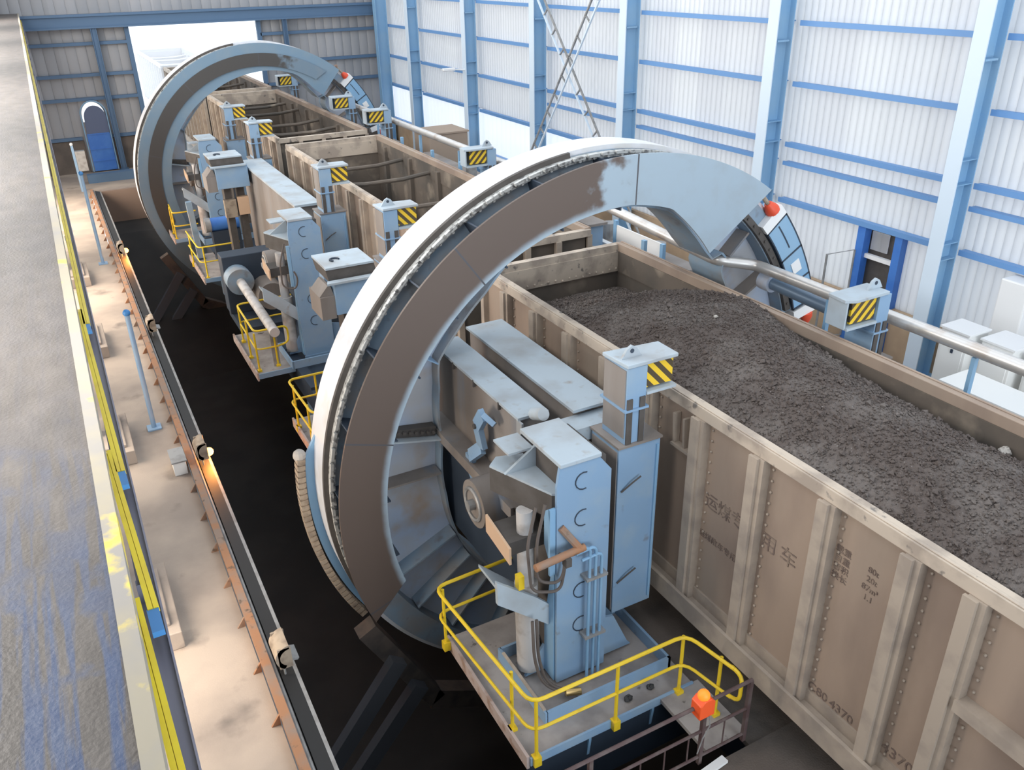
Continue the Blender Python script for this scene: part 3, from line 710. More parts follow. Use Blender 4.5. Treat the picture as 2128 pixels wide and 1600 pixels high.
# horizontal stiffening bar on the last panels in view
obj('side_bar', MB().box(6.27, 6.42, 1.25, 3.1, 2.36, 2.5), M['wagon_rib'], W)
# small pocket casting near the clamp column
pk = MB().box(6.30, 6.41, 6.95, 7.5, 3.02, 3.06)
for y in (7.0, 7.25, 7.45): pk.prism([(6.41, 3.06), (6.41, 3.5), (6.3, 3.5), (6.33, 3.06)], 'y', y, y + .04)
obj('hinge_pocket', pk, M['wagon_rib'], W)

# the coal load
def coal():
    from mathutils import noise as N
    nx, ny = 130, 520; x0, x1, y0, y1 = 6.47, 9.28, 1.3, 13.05
    FAR = [(1.3, 3.25), (5.1, 3.3), (6.5, 3.38), (7.7, 3.53), (8.5, 3.70), (9.3, 3.84), (10.2, 3.72), (11., 3.45), (12., 3.1), (13.1, 2.9)]
    CRN = [(1.3, 3.85), (5.5, 3.92), (8.5, 4.05), (10., 3.98), (10.8, 3.7), (12., 3.2), (13.1, 2.92)]
    NEA = [(1.3, 3.62), (8, 3.70), (10., 3.66), (11., 3.45), (12., 3.15), (13.1, 2.85)]
    def ip(T, y):
        for (a, u), (b, v) in zip(T, T[1:]):
            if a <= y <= b:
                t = (y - a) / (b - a); return u + (v - u) * t
        return T[-1][1]
    V = []; F = []
    for j in range(ny + 1):
        y = y0 + (y1 - y0) * j / ny; n_, c_, f_ = ip(NEA, y), ip(CRN, y), ip(FAR, y)
        for i in range(nx + 1):
            x = x0 + (x1 - x0) * i / nx; u = (x - x0) / (x1 - x0)
            h = n_ * 2 * (u - .5) * (u - 1) + c_ * 4 * u * (1 - u) + f_ * 2 * u * (u - .5)
            p = Vector((x, y, 0))
            h += .045 * N.noise(p * 1.7) + .022 * N.noise(p * 6) + .014 * N.noise(p * 15) + .012 * N.noise(p * 34)
            V.append((x - 7.9, y - 7, h - 1.))
    W1 = nx + 1
    for j in range(ny):
        for i in range(nx):
            a = j * W1 + i; F.append((a, a + 1, a + W1 + 1, a + W1))
    # loose lumps lying on the heap
    octa = [(1, 0, 0), (-1, 0, 0), (0, 1, 0), (0, -1, 0), (0, 0, 1), (0, 0, -1)]
    of = [(0, 2, 4), (2, 1, 4), (1, 3, 4), (3, 0, 4), (2, 0, 5), (1, 2, 5), (3, 1, 5), (0, 3, 5)]
    for k in range(26000):
        b = V[random.randint(2, ny - 3) * W1 + random.randint(2, nx - 2)]
        r = random.choice((.008, .01, .012, .012, .015, .018, .022, .03 if k % 5 == 0 else .012)) if k % 60 else random.uniform(.03, .05)
        q = Matrix.Rotation(random.random() * 6, 3, Vector((random.random() - .5, random.random() - .5, random.random() - .5)).normalized())
        o = len(V); bx_, by_ = b[0] + random.uniform(-.012, .012), b[1] + random.uniform(-.012, .012)
        for v in octa:
            w = q @ (Vector(v) * r * random.uniform(.7, 1.3)); V.append((bx_ + w.x, by_ + w.y, b[2] + r * .4 + w.z))
        F += [tuple(i + o for i in f) for f in of]
    me = bpy.data.meshes.new('coal_load'); me.from_pydata(V, [], F); me.update()
    me.materials.append(M['coal'])
    o = bpy.data.objects.new('coal_load', me); COL.objects.link(o); o.location = (7.9, 7, 1.)
    tag(o, 'heaped dark coal filling the front wagon', 'coal', None, 'stuff')
coal()
def stone(x, y, z, r, l):
    mb = MB().ball((x, y, z), r, 7, 5, (1, .8, .75))
    mb.v = [(a + random.uniform(-.2, .2) * r, b + random.uniform(-.2, .2) * r, c + random.uniform(-.2, .2) * r) for a, b, c in mb.v]
    tag(obj('pale_stone', mb, M['stone']), l, 'stone', 'pale stones on the coal')
stone(9.2, 4.83, 3.42, .09, 'large pale stone on the coal against the far wagon wall')
stone(9.08, 4.78, 3.42, .06, 'second pale stone on the coal beside the large one')
stone(8.0, 8.72, 4.06, .035, 'tiny pale stone near the middle of the coal heap')

# rails and dumper deck beneath the train
t = thing('dumper_deck', 'dark steel deck with rails running under the train', 'deck', (7.9, 22, -.3))
obj('deck_plate', MB().box(5.95, 9.9, 5.1, 42.4, -.12, -.04), M['dark_floor'], t)
obj('side_platform', MB().box(3.95, 5.93, 12.3, 31, -.6, -.07).box(3.95, 4.2, 17.6, 31, -.07, .0), M['dark_steel'], t)
obj('long_girder', MB().box(6.4, 6.7, 5.1, 42, -1.3, -.12).box(9.1, 9.4, 5.1, 42, -1.3, -.12), M['dark_steel'], t)
for x in (7.16, 8.66): obj('rail', MB().box(x - .035, x + .035, 5.1, 46, .06, .12).box(x - .01, x + .01, 5.1, 46, -.04, .06).box(x - .07, x + .07, 5.1, 46, -.04, -.02), M['grey_steel'], t)
t = thing('near_rails', 'rails on the dark floor under the near end of the coal wagon', 'rails', (7.9, 1, 0))
for x in (7.16, 8.66): obj('rail', MB().box(x - .035, x + .035, -10, 5.1, .06, .12).box(x - .07, x + .07, -10, 5.1, 0, .06), M['grey_steel'], t)

# ------------------------------------------------------------------ clamp columns with hazard heads
def clamp(y, s, label, base=True):
    """s=1: left of the train, head reaching right; s=-1: right side, mirrored"""
    C = 5.82 if s > 0 else 10.02
    X = lambda d: C + d * s
    def bx(mb, a, b, y0, y1, z0, z1): return mb.box(min(X(a), X(b)), max(X(a), X(b)), y0, y1, z0, z1)
    t = thing('clamp_column', label, 'clamp column', (C, y + .3, .5 if s > 0 else -.2), 'wagon clamps left of the train' if s > 0 else 'wagon clamps right of the train')
    zb = .6 if s > 0 else 0.
    lo = MB(); bx(lo, -.45, .2, y, y + .62, zb, 3.28)
    body = obj('housing', lo, M['blue'], t, bevel=.01)
    tp = MB(); bx(tp, -.47, .22, y - .02, y + .64, 3.28, 3.31); obj('housing_cap', tp, M['side_dusty'], t)
    sd = MB(); bx(sd, -.462, -.45, y + .03, y + .6, zb + .05, 3.22); obj('side_cover', sd, M['side_dusty'], t)
    ed = MB(); bx(ed, .13, .16, y - .03, y, zb + .1, 3.2); obj('edge_strip', ed, M['column'], t)
    hd = MB()
    for z in (2.75, 1.25):
        q = [(X(-.4), y - .02, z - .12), (X(-.25), y - .05, z), (X(-.12), y - .05, z + .06)]
        hd.tube(q, .012, 6)
    obj('grab_handle', hd, M['dark_side'], t)
    if s > 0: m0, m1, b0, b1, p0, p1 = -.36, -.06, -.04, .38, -.41, .39
    else: m0, m1, b0, b1, p0, p1 = -.22, .03, .05, .56, -.14, .7
    po = MB(); bx(po, m0, m1, y + .02, y + .52, 3.31, 4.37); obj('mast', po, M['blue'], t, bevel=.006)
    for q in (m0 + .01, m1 - .1):
        pd = MB(); bx(pd, q, q + .08, y + .0, y + .02, 3.31, 3.95); obj('mast_guide', pd, M['dark_side'], t, label='dark stained mast guide')
    ps = MB(); bx(ps, m0 - .012, m0, y + .04, y + .5, 3.4, 4.34); obj('mast_side', ps, M['side_dusty'], t)
    cl = MB(); bx(cl, m0 - .03, m1 + .03, y - .01, y + .55, 3.78, 3.81); obj('mast_collar', cl, M['blue'], t)
    if s > 0: tpl = [(X(p0 + .04), y), (X(p1), y), (X(p1), y + .42), (X(p0), y + .5)]
    else: tpl = [(X(p1), y + .06), (X(p1 - .03), y + .4), (X(p0), y + .42), (X(p0), y), (X(p1 - .16), y - .02)]
    obj('clamp_head', MB().prism(tpl, 'z', 4.38, 4.43), M['blue_top'], t, bevel=.008)
    bk = MB(); bx(bk, m1, b1, y + .36, y + .40, 3.98, 4.38); obj('head_back', bk, M['blue_dusty'], t)
    if s < 0:
        ep = MB().prism([(X(p1 - .03), y + .04), (X(p1 - .06), y + .04), (X(p1 - .06), y + .38), (X(p1 - .03), y + .38)], 'z', 3.98, 4.38); obj('end_plate', ep, M['blue_top'], t)
    bd = MB(); bx(bd, b0, b1 - .02, y + .06, y + .10, 4.03, 4.37)
    obj('hazard_board', bd, M['haz_l'] if s > 0 else M['haz_r'], t, label='yellow and black striped hazard board')
    lp = MB(); bx(lp, m1, (p1 if s > 0 else p1 - .06), y, y + .40, 3.96, 4.0); obj('lower_jaw', lp, M['blue_top'], t)
    lc = (m0 + m1) / 2 + (.02 if s > 0 else .06)
    lug = MB(); lug.prism([(X(lc - .15), 4.43), (X(lc + .15), 4.43), (X(lc + .07), 4.55), (X(lc), 4.59), (X(lc - .07), 4.55)], 'y', y + .18, y + .22)
    lu = obj('lifting_lug', lug, M['blue_top'], t)
    obj('lug_hole', MB().cyl((X(lc), y + .175, 4.52), (X(lc), y + .225, 4.52), .03, 10), M['dark_steel'], lu)
    return t
for y, l in ((7.36, 'left wagon clamp nearest the camera, white topped with dirty mast'), (15.75, 'left wagon clamp just behind the near ring'), (20.2, 'left wagon clamp beside the middle control tower'),
             (27.7, 'left wagon clamp at the far end of the middle girder'), (31.6, 'left wagon clamp farthest away, just before the far ring')):
    clamp(y, 1, l)
for y, l in ((7.5, 'right wagon clamp nearest the camera, behind the heaped coal'), (20.1, 'right wagon clamp beside the empty wagon, left of the near ring top'),
             (27.85, 'right wagon clamp below the far ring\'s open end'), (31.6, 'right wagon clamp inside the far ring by the pipe'), (39.6, 'right wagon clamp farthest away, in the doorway light')):
    clamp(y, -1, l)

# ------------------------------------------------------------------ control towers (column beside each clamp)
def tower(y, label, full=True):
    t = thing('control_tower', label, 'control column', (4.7, y + .5, 0), 'blue control columns left of the train')
    poly = [(4.32, .05), (5.08, .05), (5.08, 3.24), (4.9, 3.47), (4.34, 3.47), (4.30, 3.2)]
    obj('front_plate', MB().prism(poly, 'y', y, y + .04), M['blue'], t)
    obj('body', MB().box(4.5, 5.02, y + .04, y + .92, .05, 3.44), M['dark_side'], t)
    obj('top_cap', MB().box(4.34, 4.92, y - .02, y + .98, 3.47, 3.53), M['blue_top'], t, bevel=.01)
    sw = obj('side_wing', MB().prism([(y + .06, .05), (y + .06, 2.9), (y + .3, 2.7), (y + .3, 2.2), (y + .12, 1.9), (y + .3, .9), (y + .3, .05)], 'x', 4.30, 4.33).box(4.22, 4.3, y + .02, y + .06, 1.9, 2.9), M['column'], t)
    for z in (3.2, 2.66, 1.52, .95):
        ci = MB()
        for i in range(9):
            a = R(70 + i * 24); a2 = R(70 + (i + 1) * 24)
            ci.tube([(4.68 + .12 * math.cos(a), y - .006, z + .12 * math.sin(a)), (4.68 + .12 * math.cos(a2), y - .006, z + .12 * math.sin(a2))], .008, 5)
        obj('port_rim', ci, M['dark_steel'], t)
    if full:
        for x, z1 in ((4.72, 2.27), (4.81, 2.25), (4.90, 2.12)):
            obj('pipe', MB().tube([(x, y - .12, .0), (x, y - .12, z1 - .06), (x - .02, y - .12, z1 - .02), (x - .06, y - .12, z1), (x - .3, y - .12, z1 - .02)], .022, 8), M['column'], t, smooth=True)
        mf = obj('manifold', MB().cyl((3.9, y - .18, 2.3), (4.62, y - .14, 2.32), .05, 10).cyl((4.55, y - .14, 2.33), (4.36, y, 2.62), .05, 8), M['rust'], t, smooth=True)
        obj('valve', MB().box(4.3, 4.38, y - .24, y - .14, 2.18, 2.3), M['dark_side'], mf)
        for z in (.8, 1.77): obj('pipe_clamp', MB().box(4.66, 4.98, y - .16, y, z - .02, z + .02), M['grey_steel'], t)
    obj('base_gusset', MB().prism([(5.08, .05), (5.62, .05), (5.56, .12), (5.3, .7), (5.08, .75)], 'y', y + .12, y + .16), M['blue'], t)
    obj('base_gusset', MB().prism([(4.3, .05), (4.0, .05), (4.3, .5)], 'y', y + .3, y + .34), M['blue'], t)
    tr = MB()
    for a in ((3.88, 5.85, y - .5, y - .46), (3.88, 5.85, y + .78, y + .82), (3.85, 3.89, y - .5, y + .82), (5.81, 5.85, y - .5, y + .82)): tr.box(*a, .0, .2)
    obj('base_tray', tr, M['blue'], t)
    if full:
        tl = MB().box(3.85, 3.89, y - .45, y + .7, .2, .22); obj('tray_edge', tl, M['wagon_rim'], t)
    if not full: obj('lower_column', MB().box(4.3, 5.0, y - .02, y + .02, -1.3, .05).box(4.3, 4.42, y - .02, y + .5, -2.2, -1.3).box(4.85, 5.0, y - .02, y + .5, -2.2, -1.3), M['blue'], t)
    # bracket arm and lower seat to the left
    obj('bracket_arm', MB().prism([(4.5, y + .1), (4.35, y + .2), (3.98, y + 1.15), (4.15, y + 1.3), (4.5, y + 1.2)], 'z', 2.62, 2.97), M['dark_side'], t)
    obj('bracket_top', MB().prism([(4.5, y + .1), (4.35, y + .2), (3.98, y + 1.15), (4.15, y + 1.3), (4.5, y + 1.2)], 'z', 2.97, 3.0), M['blue_top'], t)
    obj('bracket_rib', MB().prism([(4.05, 3.0), (4.5, 3.0), (4.5, 3.3)], 'y', y + .85, y + .89).box(4.12, 4.48, y + .88, y + 1.3, 3.24, 3.27), M['blue_top'], t)
    obj('lower_seat', MB().prism([(3.56, 1.95), (3.56, 1.6), (4.3, .95), (4.3, 1.3), (4.1, 1.5)], 'y', y + .18, y + .24).prism([(3.6, 1.75), (4.3, 1.05), (4.3, 1.1), (3.6, 1.8)], 'y', y + .24, y + .8), M['blue_top'], t)
    obj('cylinder', MB().cyl((4.12, y + .42, .1), (4.14, y + .5, 1.5), .16, 16).cyl((4.14, y + .5, 1.5), (4.16, y + .55, 2.62), .11, 14), M['white_cyl'], t, smooth=True)
    obj('tan_guard', MB().prism([(y + .3, 2.05), (y + .95, 2.15), (y + .95, 2.42), (y + .3, 2.3)], 'x', 3.80, 3.83), M['tan_plate'], t)
    obj('guard_bracket', MB().box(3.83, 4.4, y + .4, y + .9, 2.1, 2.3), M['dark_side'], t)
    dr = obj('brake_drum', MB().cyl((4.05, y + 1.85, 1.95), (4.4, y + 1.85, 1.95), .36, 24), M['side_dusty'], t, smooth=True)
    obj('drum_ring', MB().tube([(4.04, y + 1.85 + .24 * math.cos(a), 1.95 + .24 * math.sin(a)) for a in [i * PI / 10 for i in range(20)]], .03, 6, True).cyl((3.95, y + 1.85, 1.95), (4.06, y + 1.85, 1.95), .08, 12), M['grey_steel'], dr)
    for k in range(2 if full else 1):
        o = .13 * k
        obj('hose', MB().tube(rounded([(4.2 - o, y + .1, 2.95), (4.02 - o, y, 2.5), (4.0 - o * .6, y - .04, 1.95 - o), (4.3, y - .1, 1.85 - o), (4.38, y - .1, 2.15), (4.3, y - .08, 2.3)], .14, 6), .02, 7), M['hose'], t, smooth=True)
    if full:
        for k in range(2):
            obj('hose', MB().tube(rounded([(3.98 + .06 * k, y + .05, 1.25), (3.93 + .06 * k, y - .08, .75), (4.0 + .06 * k, y - .14, .35), (4.2 + .05 * k, y - .2, .14), (4.45 + .04 * k, y - .28, .12)], .15, 5), .022, 7), M['hose'], t, smooth=True)
        cap = obj('hose_end', MB().cyl((4.3, y - .26, .12), (4.5, y - .32, .1), .05, 10), mat('brass fitting', (.55, .38, .16), .35, .7), t)
        obj('limit_switch', MB().box(3.82, 3.9, y + .1, y + .2, 1.78, 1.98), M['yellow'], t, label='small yellow and black limit switch')
    return t
tower(7.1, 'blue control column on the nearest railed platform')
tower(19.3, 'tall blue control column halfway along, between the rings', False)
tower(31.0, 'blue control column just in front of the far ring', False)

def gear_box(y, label):
    t = thing('gear_housing', label, 'machine housing', (4.4, y + .5, 2.), 'blue box shaped machine housings')
    obj('body', MB().box(4.0, 4.95, y, y + 1., 2.82, 3.46), M['blue'], t, bevel=.01)
    obj('lid', MB().prism([(3.85, y - .08), (4.9, y - .08), (4.95, y + .08), (3.9, y + .08)], 'z', 3.46, 3.5).box(3.9, 4.85, y + .1, y + 1.05, 3.7, 3.74), M['blue_top'], t)
    obj('upper_case', MB().prism([(3.95, 3.46), (4.9, 3.46), (4.85, 3.7), (3.9, 3.7)], 'y', y + .12, y + 1.0), M['dark_side'], t)
    obj('lifting_eye', MB().tube([(4.2 + .09 * math.cos(a), y + .5 + .09 * math.sin(a), 3.76) for a in [i * PI / 6 for i in range(9)]], .018, 6), M['dark_steel'], t)
    obj('side_bracket', MB().box(3.72, 4.0, y + .05, y + .8, 2.75, 3.2).prism([(3.72, 3.2), (4.0, 3.2), (3.95, 3.4), (3.9, 3.4)], 'y', y + .1, y + .7), M['side_dusty'], t)
    obj('leg', MB().box(4.2, 4.4, y + .3, y + .7, .0, 2.75).box(4.6, 4.8, y + .3, y + .7, 0, 2.82), M['dark_side'], t)
    return t
gear_box(14.7, 'blue machine housing right behind the near ring')
gear_box(26.3, 'blue machine housing before the far ring, beside the middle girder')
for y, l in ((26.5, 'tan twin cover under the blue housing'),):
    t = thing('motor_cover', 'tan twin motor covers hanging below the far machine housing', 'motor cover', (4.5, y, 1.9))
    obj('cover', MB().box(4.12, 4.48, y - .1, y + .1, 1.9, 2.45), M['lamp_body'], t, bevel=.01); obj('cover', MB().box(4.52, 4.86, y - .1, y + .1, 1.95, 2.5), M['tan_plate'], t, bevel=.01)
    obj('hanger', MB().box(4.49, 4.51, y - .02, y + .1, 1.9, 2.9), M['dark_steel'], t)

# ------------------------------------------------------------------ longitudinal girders
t = thing('narrow_girder', 'narrow blue topped girder beside the near control column', 'girder', (4.82, 10, 2.1))
obj('body', MB().box(4.62, 5.0, 8.62, 11.4, 2.15, 3.34), M['side_dusty'], t); obj('top_flange', MB().box(4.57, 5.04, 8.55, 11.45, 3.34, 3.38), M['blue_top'], t)
obj('stop_plate', MB().prism([(8.45, 3.34), (8.45, 3.2), (8.6, 3.05), (8.6, 3.34)], 'x', 4.57, 4.6), M['blue_dusty'], t)
kn = obj('guide_roller', MB().cyl((4.76, 8.2, 3.56), (4.76, 8.45, 3.45), .085, 16), M['blue_top'], t, smooth=True)
fl_ = MB()
for y in (10.6, 9.9, 9.1): fl_.box(4.56, 4.6, y, y + .03, 3.25, 3.36)
obj('bolt', fl_, M['dark_side'], t)
obj('lower_ledge', MB().box(4.35, 4.62, 8.3, 11.35, 2.1, 2.16).box(4.3, 4.36, 8.3, 11.35, 2.0, 2.18), M['side_dusty'], t)
obj('lower_web', MB().box(4.5, 4.56, 8.5, 11.35, .3, 2.1), M['dark_steel'], t)
t = thing('wide_girder', 'wide blue topped girder between narrow girder and coal wagon', 'girder', (5.62, 10, 2.1))
obj('body', MB().box(5.33, 5.9, 8.4, 11.6, 1.9, 3.38), M['side_dusty'], t); obj('top_flange', MB().box(5.28, 5.95, 8.3, 11.65, 3.38, 3.42), M['blue_top'], t)
obj('end_shelf', MB().box(4.95, 5.9, 8.02, 8.38, 3.1, 3.3), M['blue_top'], t)
t = thing('middle_girder', 'long grey topped girder between the two rings', 'girder', (5.6, 25, .3))
obj('body', MB().box(5.05, 5.62, 21.4, 27.6, .6, 3.28), M['side_dusty'], t); obj('top_flange', MB().box(5.0, 5.68, 21.2, 27.65, 3.28, 3.34), M['blue_top'], t)
obj('foot', MB().box(5.25, 5.6, 21.6, 27.5, -.05, .6), M['dark_steel'], t)
t = thing('lever_linkage', 'blue grey jointed lever linkage on the side of the narrow girder', 'linkage', (4.4, 9.4, .9))
pts = [(4.52, 9.15, 3.0), (4.42, 9.3, 3.12), (4.42, 9.5, 2.85), (4.46, 9.45, 2.5), (4.38, 9.7, 2.25), (4.40, 9.75, 2.0), (4.42, 9.6, 1.8), (4.36, 9.8, 1.45), (4.40, 9.85, 1.2), (4.46, 9.7, 1.08)]
for a, b in zip(pts, pts[1:]): obj('lever', MB().bar(a, b, .08, .2, (0, 1, 0)), M['blue'], t)
for p in pts[2::3]: obj('pin', MB().cyl((p[0] - .07, p[1], p[2]), (p[0] + .07, p[1], p[2]), .04, 10), M['dark_side'], t)
# hydraulic drive: long cylinder with hub below the middle platform
t = thing('drive_shaft', 'white drive shaft with blue hub between the middle railed platforms', 'shaft', (3.9, 22, 1.))
obj('shaft', MB().cyl((3.58, 18.9, 1.0), (3.58, 22.6, 1.15), .12, 16), M['white_cyl'], t, smooth=True)
obj('hub', MB().cyl((3.58, 22.5, 1.15), (3.58, 23.0, 1.15), .36, 24), M['blue_dusty'], t, smooth=True)
obj('gearbox', MB().box(3.25, 4.6, 23.0, 23.6, .1, 1.75), M['dark_steel'], t, bevel=.02)
obj('shaft_bracket', MB().box(3.5, 3.66, 19.2, 19.26, 0.0, .9), M['grey_steel'], t); obj('pedestal', MB().box(3.3, 4.7, 21.75, 23.6, -.12, .1), M['dark_steel'], t)
obj('motor', MB().cyl((4.3, 22.2, .7), (4.3, 23.6, .7), .38, 20), M['side_dusty'], t, smooth=True)
t = thing('blue_motor', 'bright blue motor on the far railed platform', 'motor', (4.1, 29, .5))
obj('body', MB().cyl((3.9, 28.6, 1.2), (4.8, 28.6, 1.2), .22, 16), M['vivid'], t, smooth=True); obj('mount', MB().box(3.9, 4.8, 28.4, 28.8, 0, 1.0), M['dark_steel'], t)
obj('fan_cover', MB().cyl((3.72, 28.6, 1.2), (3.9, 28.6, 1.2), .24, 16), M['grey_steel'], t, smooth=True)
t = thing('far_strut', 'pale blue sloping strut beside the far railed platforms', 'strut', (3.7, 30.4, 0))
obj('post', MB().bar((3.46, 29.0, .0), (3.40, 29.0, 1.95), .18, .2), M['blue_dusty'], t); obj('shoe', MB().box(3.35, 3.6, 28.85, 29.15, 0, .05), M['dark_steel'], t)

# ------------------------------------------------------------------ railed platforms
def platform(x0, x1, y0, y1, label, path, posts, deck=True, edge=None):
    t = thing('railed_platform', label, 'platform', ((x0 + x1) / 2, (y0 + y1) / 2, -.1), 'steel platforms with yellow railings')
    obj('deck', MB().box(x0, x1, y0, y1, -.06, 0), M['deckplate'], t)
    obj('edge_channel', MB().box(x0 - .04, x0, y0, y1, -.16, .05), M['edge_pale'], t); obj('edge_channel', MB().box(x0, x1, y0 - .03, y0, -.10, .03), M['blue'], t)
    cor = [(p[0], p[1], 1.) for p in path]
    obj('top_rail', MB().tube(rounded(cor), .026, 8), M['yellow'], t, smooth=True)
    obj('mid_rail', MB().tube(rounded([(p[0], p[1], .52) for p in path]), .022, 8), M['yellow'], t, smooth=True)
    for x, y in posts:
        p = obj('post', MB().cyl((x, y, -.12), (x, y, 1.), .024, 8), M['yellow'], t, smooth=True)
        obj('post_shoe', MB().box(x - .05, x + .05, y - .05, y + .05, -.1, .05), M['yellow'], p)
    return t
A = platform(3.42, 5.95, 6.25, 8.65, 'railed platform nearest the camera, around the blue control column', [(4.6, 8.7), (3.25, 8.64), (3.42, 6.2), (5.72, 6.2), (5.86, 5.45)],
             [(3.33, 8.55), (3.45, 6.75), (3.5, 6.22), (4.66, 6.2), (5.68, 6.2), (5.86, 5.68)])
obj('rail_return', MB().tube(rounded([(5.86, 5.5, 1.), (5.88, 5.32, .98), (5.88, 5.32, .55), (5.86, 5.5, .52)], .12), .026, 8), M['yellow'], A, smooth=True)
obj('deck_extension', MB().box(5.4, 6.05, 5.3, 6.25, -.06, 0), M['deckplate'], A)
obj('front_girder', MB().box(3.45, 6.0, 6.3, 6.36, -1.0, -.06).box(3.45, 6.0, 6.3, 6.6, -1.05, -1.0), M['dark_steel'], A)
for x in (4.3, 5.3): obj('hanger_bracket', MB().prism([(6.26, -.06), (6.26, -.2), (6.3, -.5), (6.3, -.06)], 'x', x, x + .04), M['column'], A)
platform(3.2, 5.0, 14.4, 16.3, 'railed platform just behind the near ring', [(4.2, 16.2), (3.17, 16.2), (3.2, 14.5), (3.6, 14.4)], [(3.2, 15.9), (3.22, 14.9), (3.75, 16.2)])
Cp = platform(3.05, 3.93, 18.9, 21.7, 'railed platform under the middle control column', [(4.6, 21.26), (3.17, 21.26), (3.15, 19.2), (3.68, 19.2)], [(3.17, 21.1), (3.12, 20.0), (3.12, 19.1), (3.6, 19.2)])
obj('rail_return', MB().tube(rounded([(3.66, 19.2, 1.), (3.95, 19.25, .98), (3.95, 19.25, .55), (3.66, 19.2, .52)], .14), .026, 8), M['yellow'], Cp, smooth=True)
platform(3.2, 5.2, 26.7, 29.5, 'railed platform under the far machine housing', [(3.15, 29.), (3.17, 26.85), (4.44, 26.85), (4.44, 26.9)], [(3.16, 28.6), (3.3, 26.8), (4.42, 26.92)])
platform(3.05, 5.0, 31.7, 33.1, 'railed platform farthest away beside the far ring', [(3.17, 33.), (3.1, 31.6), (3.9, 31.6)], [(3.12, 32.6), (3.1, 31.8), (3.7, 31.8)])

for x, y, r, l in ((5.01, 6.42, .06, 'largest black coal lump on the near platform edge, left of the middle'), (5.39, 6.44, .05, 'black coal lump on the near platform toward the orange beacon'), (4.67, 6.63, .035, 'small black coal lump beside the blue tray on the near platform')):
    mb = MB().ball((x, y, r * .6), r, 7, 5, (1.2, .8, .75))
    mb.v = [(a + random.uniform(-.25, .25) * r, b + random.uniform(-.25, .25) * r, max(0, c + random.uniform(-.2, .2) * r)) for a, b, c in mb.v]
    tag(obj('coal_lump', mb, M['rubber']), l, 'coal lump', 'coal lumps on the near platform')
# maroon railing in the foreground with the orange beacon
t = thing('maroon_railing', 'dark maroon railing across the pit in the foreground', 'railing', (4.5, 5.2, 0))
for z, r in ((1.02, .024), (.56, .02), (.12, .02)): obj('rail', MB().cyl((2.2, 5.2, z), (5.92, 5.2, z), r, 8), M['maroon'], t, smooth=True)
for x in (2.3, 3.6, 5.2, 5.9): obj('post', MB().bar((x, 5.2, .0), (x, 5.2, 1.02), .05, .05), M['maroon'], t)
for x in (3.95, 4.3, 4.65, 5.0, 5.55): obj('picket', MB().cyl((x, 5.2, .12), (x, 5.2, .56), .01, 6), M['maroon'], t)
t = thing('orange_beacon', 'orange alarm beacon box on the maroon railing', 'beacon', (5.12, 5.17, .98))
obj('housing', MB().prism([(5.02, .93), (5.24, .93), (5.24, 1.14), (5.18, 1.2), (5.08, 1.2), (5.02, 1.14)], 'y', 5.08, 5.25), M['orange'], t, bevel=.012)
obj('lens', MB().ball((5.12, 5.16, 1.22), .075, 12, 8), M['amber'], t, smooth=True)
obj('cable', MB().tube([(5.16, 5.07, .95), (5.17, 5.06, .8), (5.1, 5.08, .6), (5.06, 5.1, .35)], .008, 6), M['grey_steel'], t)
tag(obj('white_plank', MB().bar((4.9, 5.0, .03), (5.5, 5.32 - .25, .03), .1, .04), M['white']), 'short white plank lying at the foot of the maroon railing', 'plank')

# ------------------------------------------------------------------ right side of the train
t = thing('silver_pipe', 'silver lagged pipe running along the right of the train with a dog leg', 'pipe', (10.2, 22, 3.6))
obj('pipe', MB().tube(rounded([(10.5, 3.0, 3.93), (10.5, 7.4, 3.9), (10.5, 10.55, 3.88), (9.8, 10.8, 4.02), (9.8, 14.2, 4.2), (10.5, 15.6, 3.95), (10.5, 30., 3.93), (10.5, 38., 3.9)], .2), .1, 14), M['silver'], t, smooth=True)
for y in (4.2, 6.2, 8.8, 17.9, 23, 26, 30): obj('support_post', MB().box(10.46, 10.54, y, y + .06, .0, 3.8), M['column'], t)
t = thing('blue_torque_tube', 'blue grey tube below the silver pipe beside the ring end', 'tube', (10.3, 9, 3.5))
obj('tube', MB().cyl((10.62, 8.6, 3.58), (10.62, 10.4, 3.62), .11, 16), M['pipe_blue'], t, smooth=True); obj('collar', MB().cyl((10.62, 10.2, 3.62), (10.62, 10.45, 3.62), .17, 16), M['web_pale'], t, smooth=True)
t = thing('right_truss_beam', 'grey beam along the right edge of the dumper with small posts', 'beam', (10.15, 22, 2.6))
obj('beam', MB().box(10.0, 10.3, 12.5, 40, 2.7, 2.95), M['side_dusty'], t)
bp_ = MB()
for y in (13.2, 16.5, 18, 22, 24, 26.5): bp_.box(10.02, 10.1, y, y + .1, 2.95, 3.7)
obj('short_post', bp_, M['column'], t)
obj('leg', MB().box(10.05, 10.25, 13, 13.2, 0, 2.7).box(10.05, 10.25, 24, 24.2, 0, 2.7).box(10.05, 10.25, 36, 36.2, 0, 2.7), M['column'], t)
t = thing('framed_screen', 'white sheet screen in a blue frame behind the wagon corner', 'panel', (10.6, 14, 0))
obj('sheet', MB().box(10.6, 10.63, 13.4, 15.0, 2.6, 3.5), M['white'], t); obj('post', MB().box(10.58, 10.66, 13.3, 13.4, 0, 3.5), M['column'], t); obj('post', MB().box(10.58, 10.66, 15.0, 15.1, 0, 3.6), M['column'], t)
t = thing('blue_console', 'blue console with grey top behind the empty end of the coal wagon', 'console', (10.7, 17, 0))
obj('body', MB().box(10.75, 11.2, 16.4, 17.6, 0, 3.1), M['blue'], t, bevel=.02); obj('top', MB().box(10.7, 11.25, 16.3, 17.7, 3.1, 3.16), M['side_dusty'], t)
obj('window_post', MB().box(11.1, 11.2, 17.6, 17.7, 3.16, 3.9).box(10.75, 10.85, 17.6, 17.7, 3.16, 3.9), M['vivid'], t)
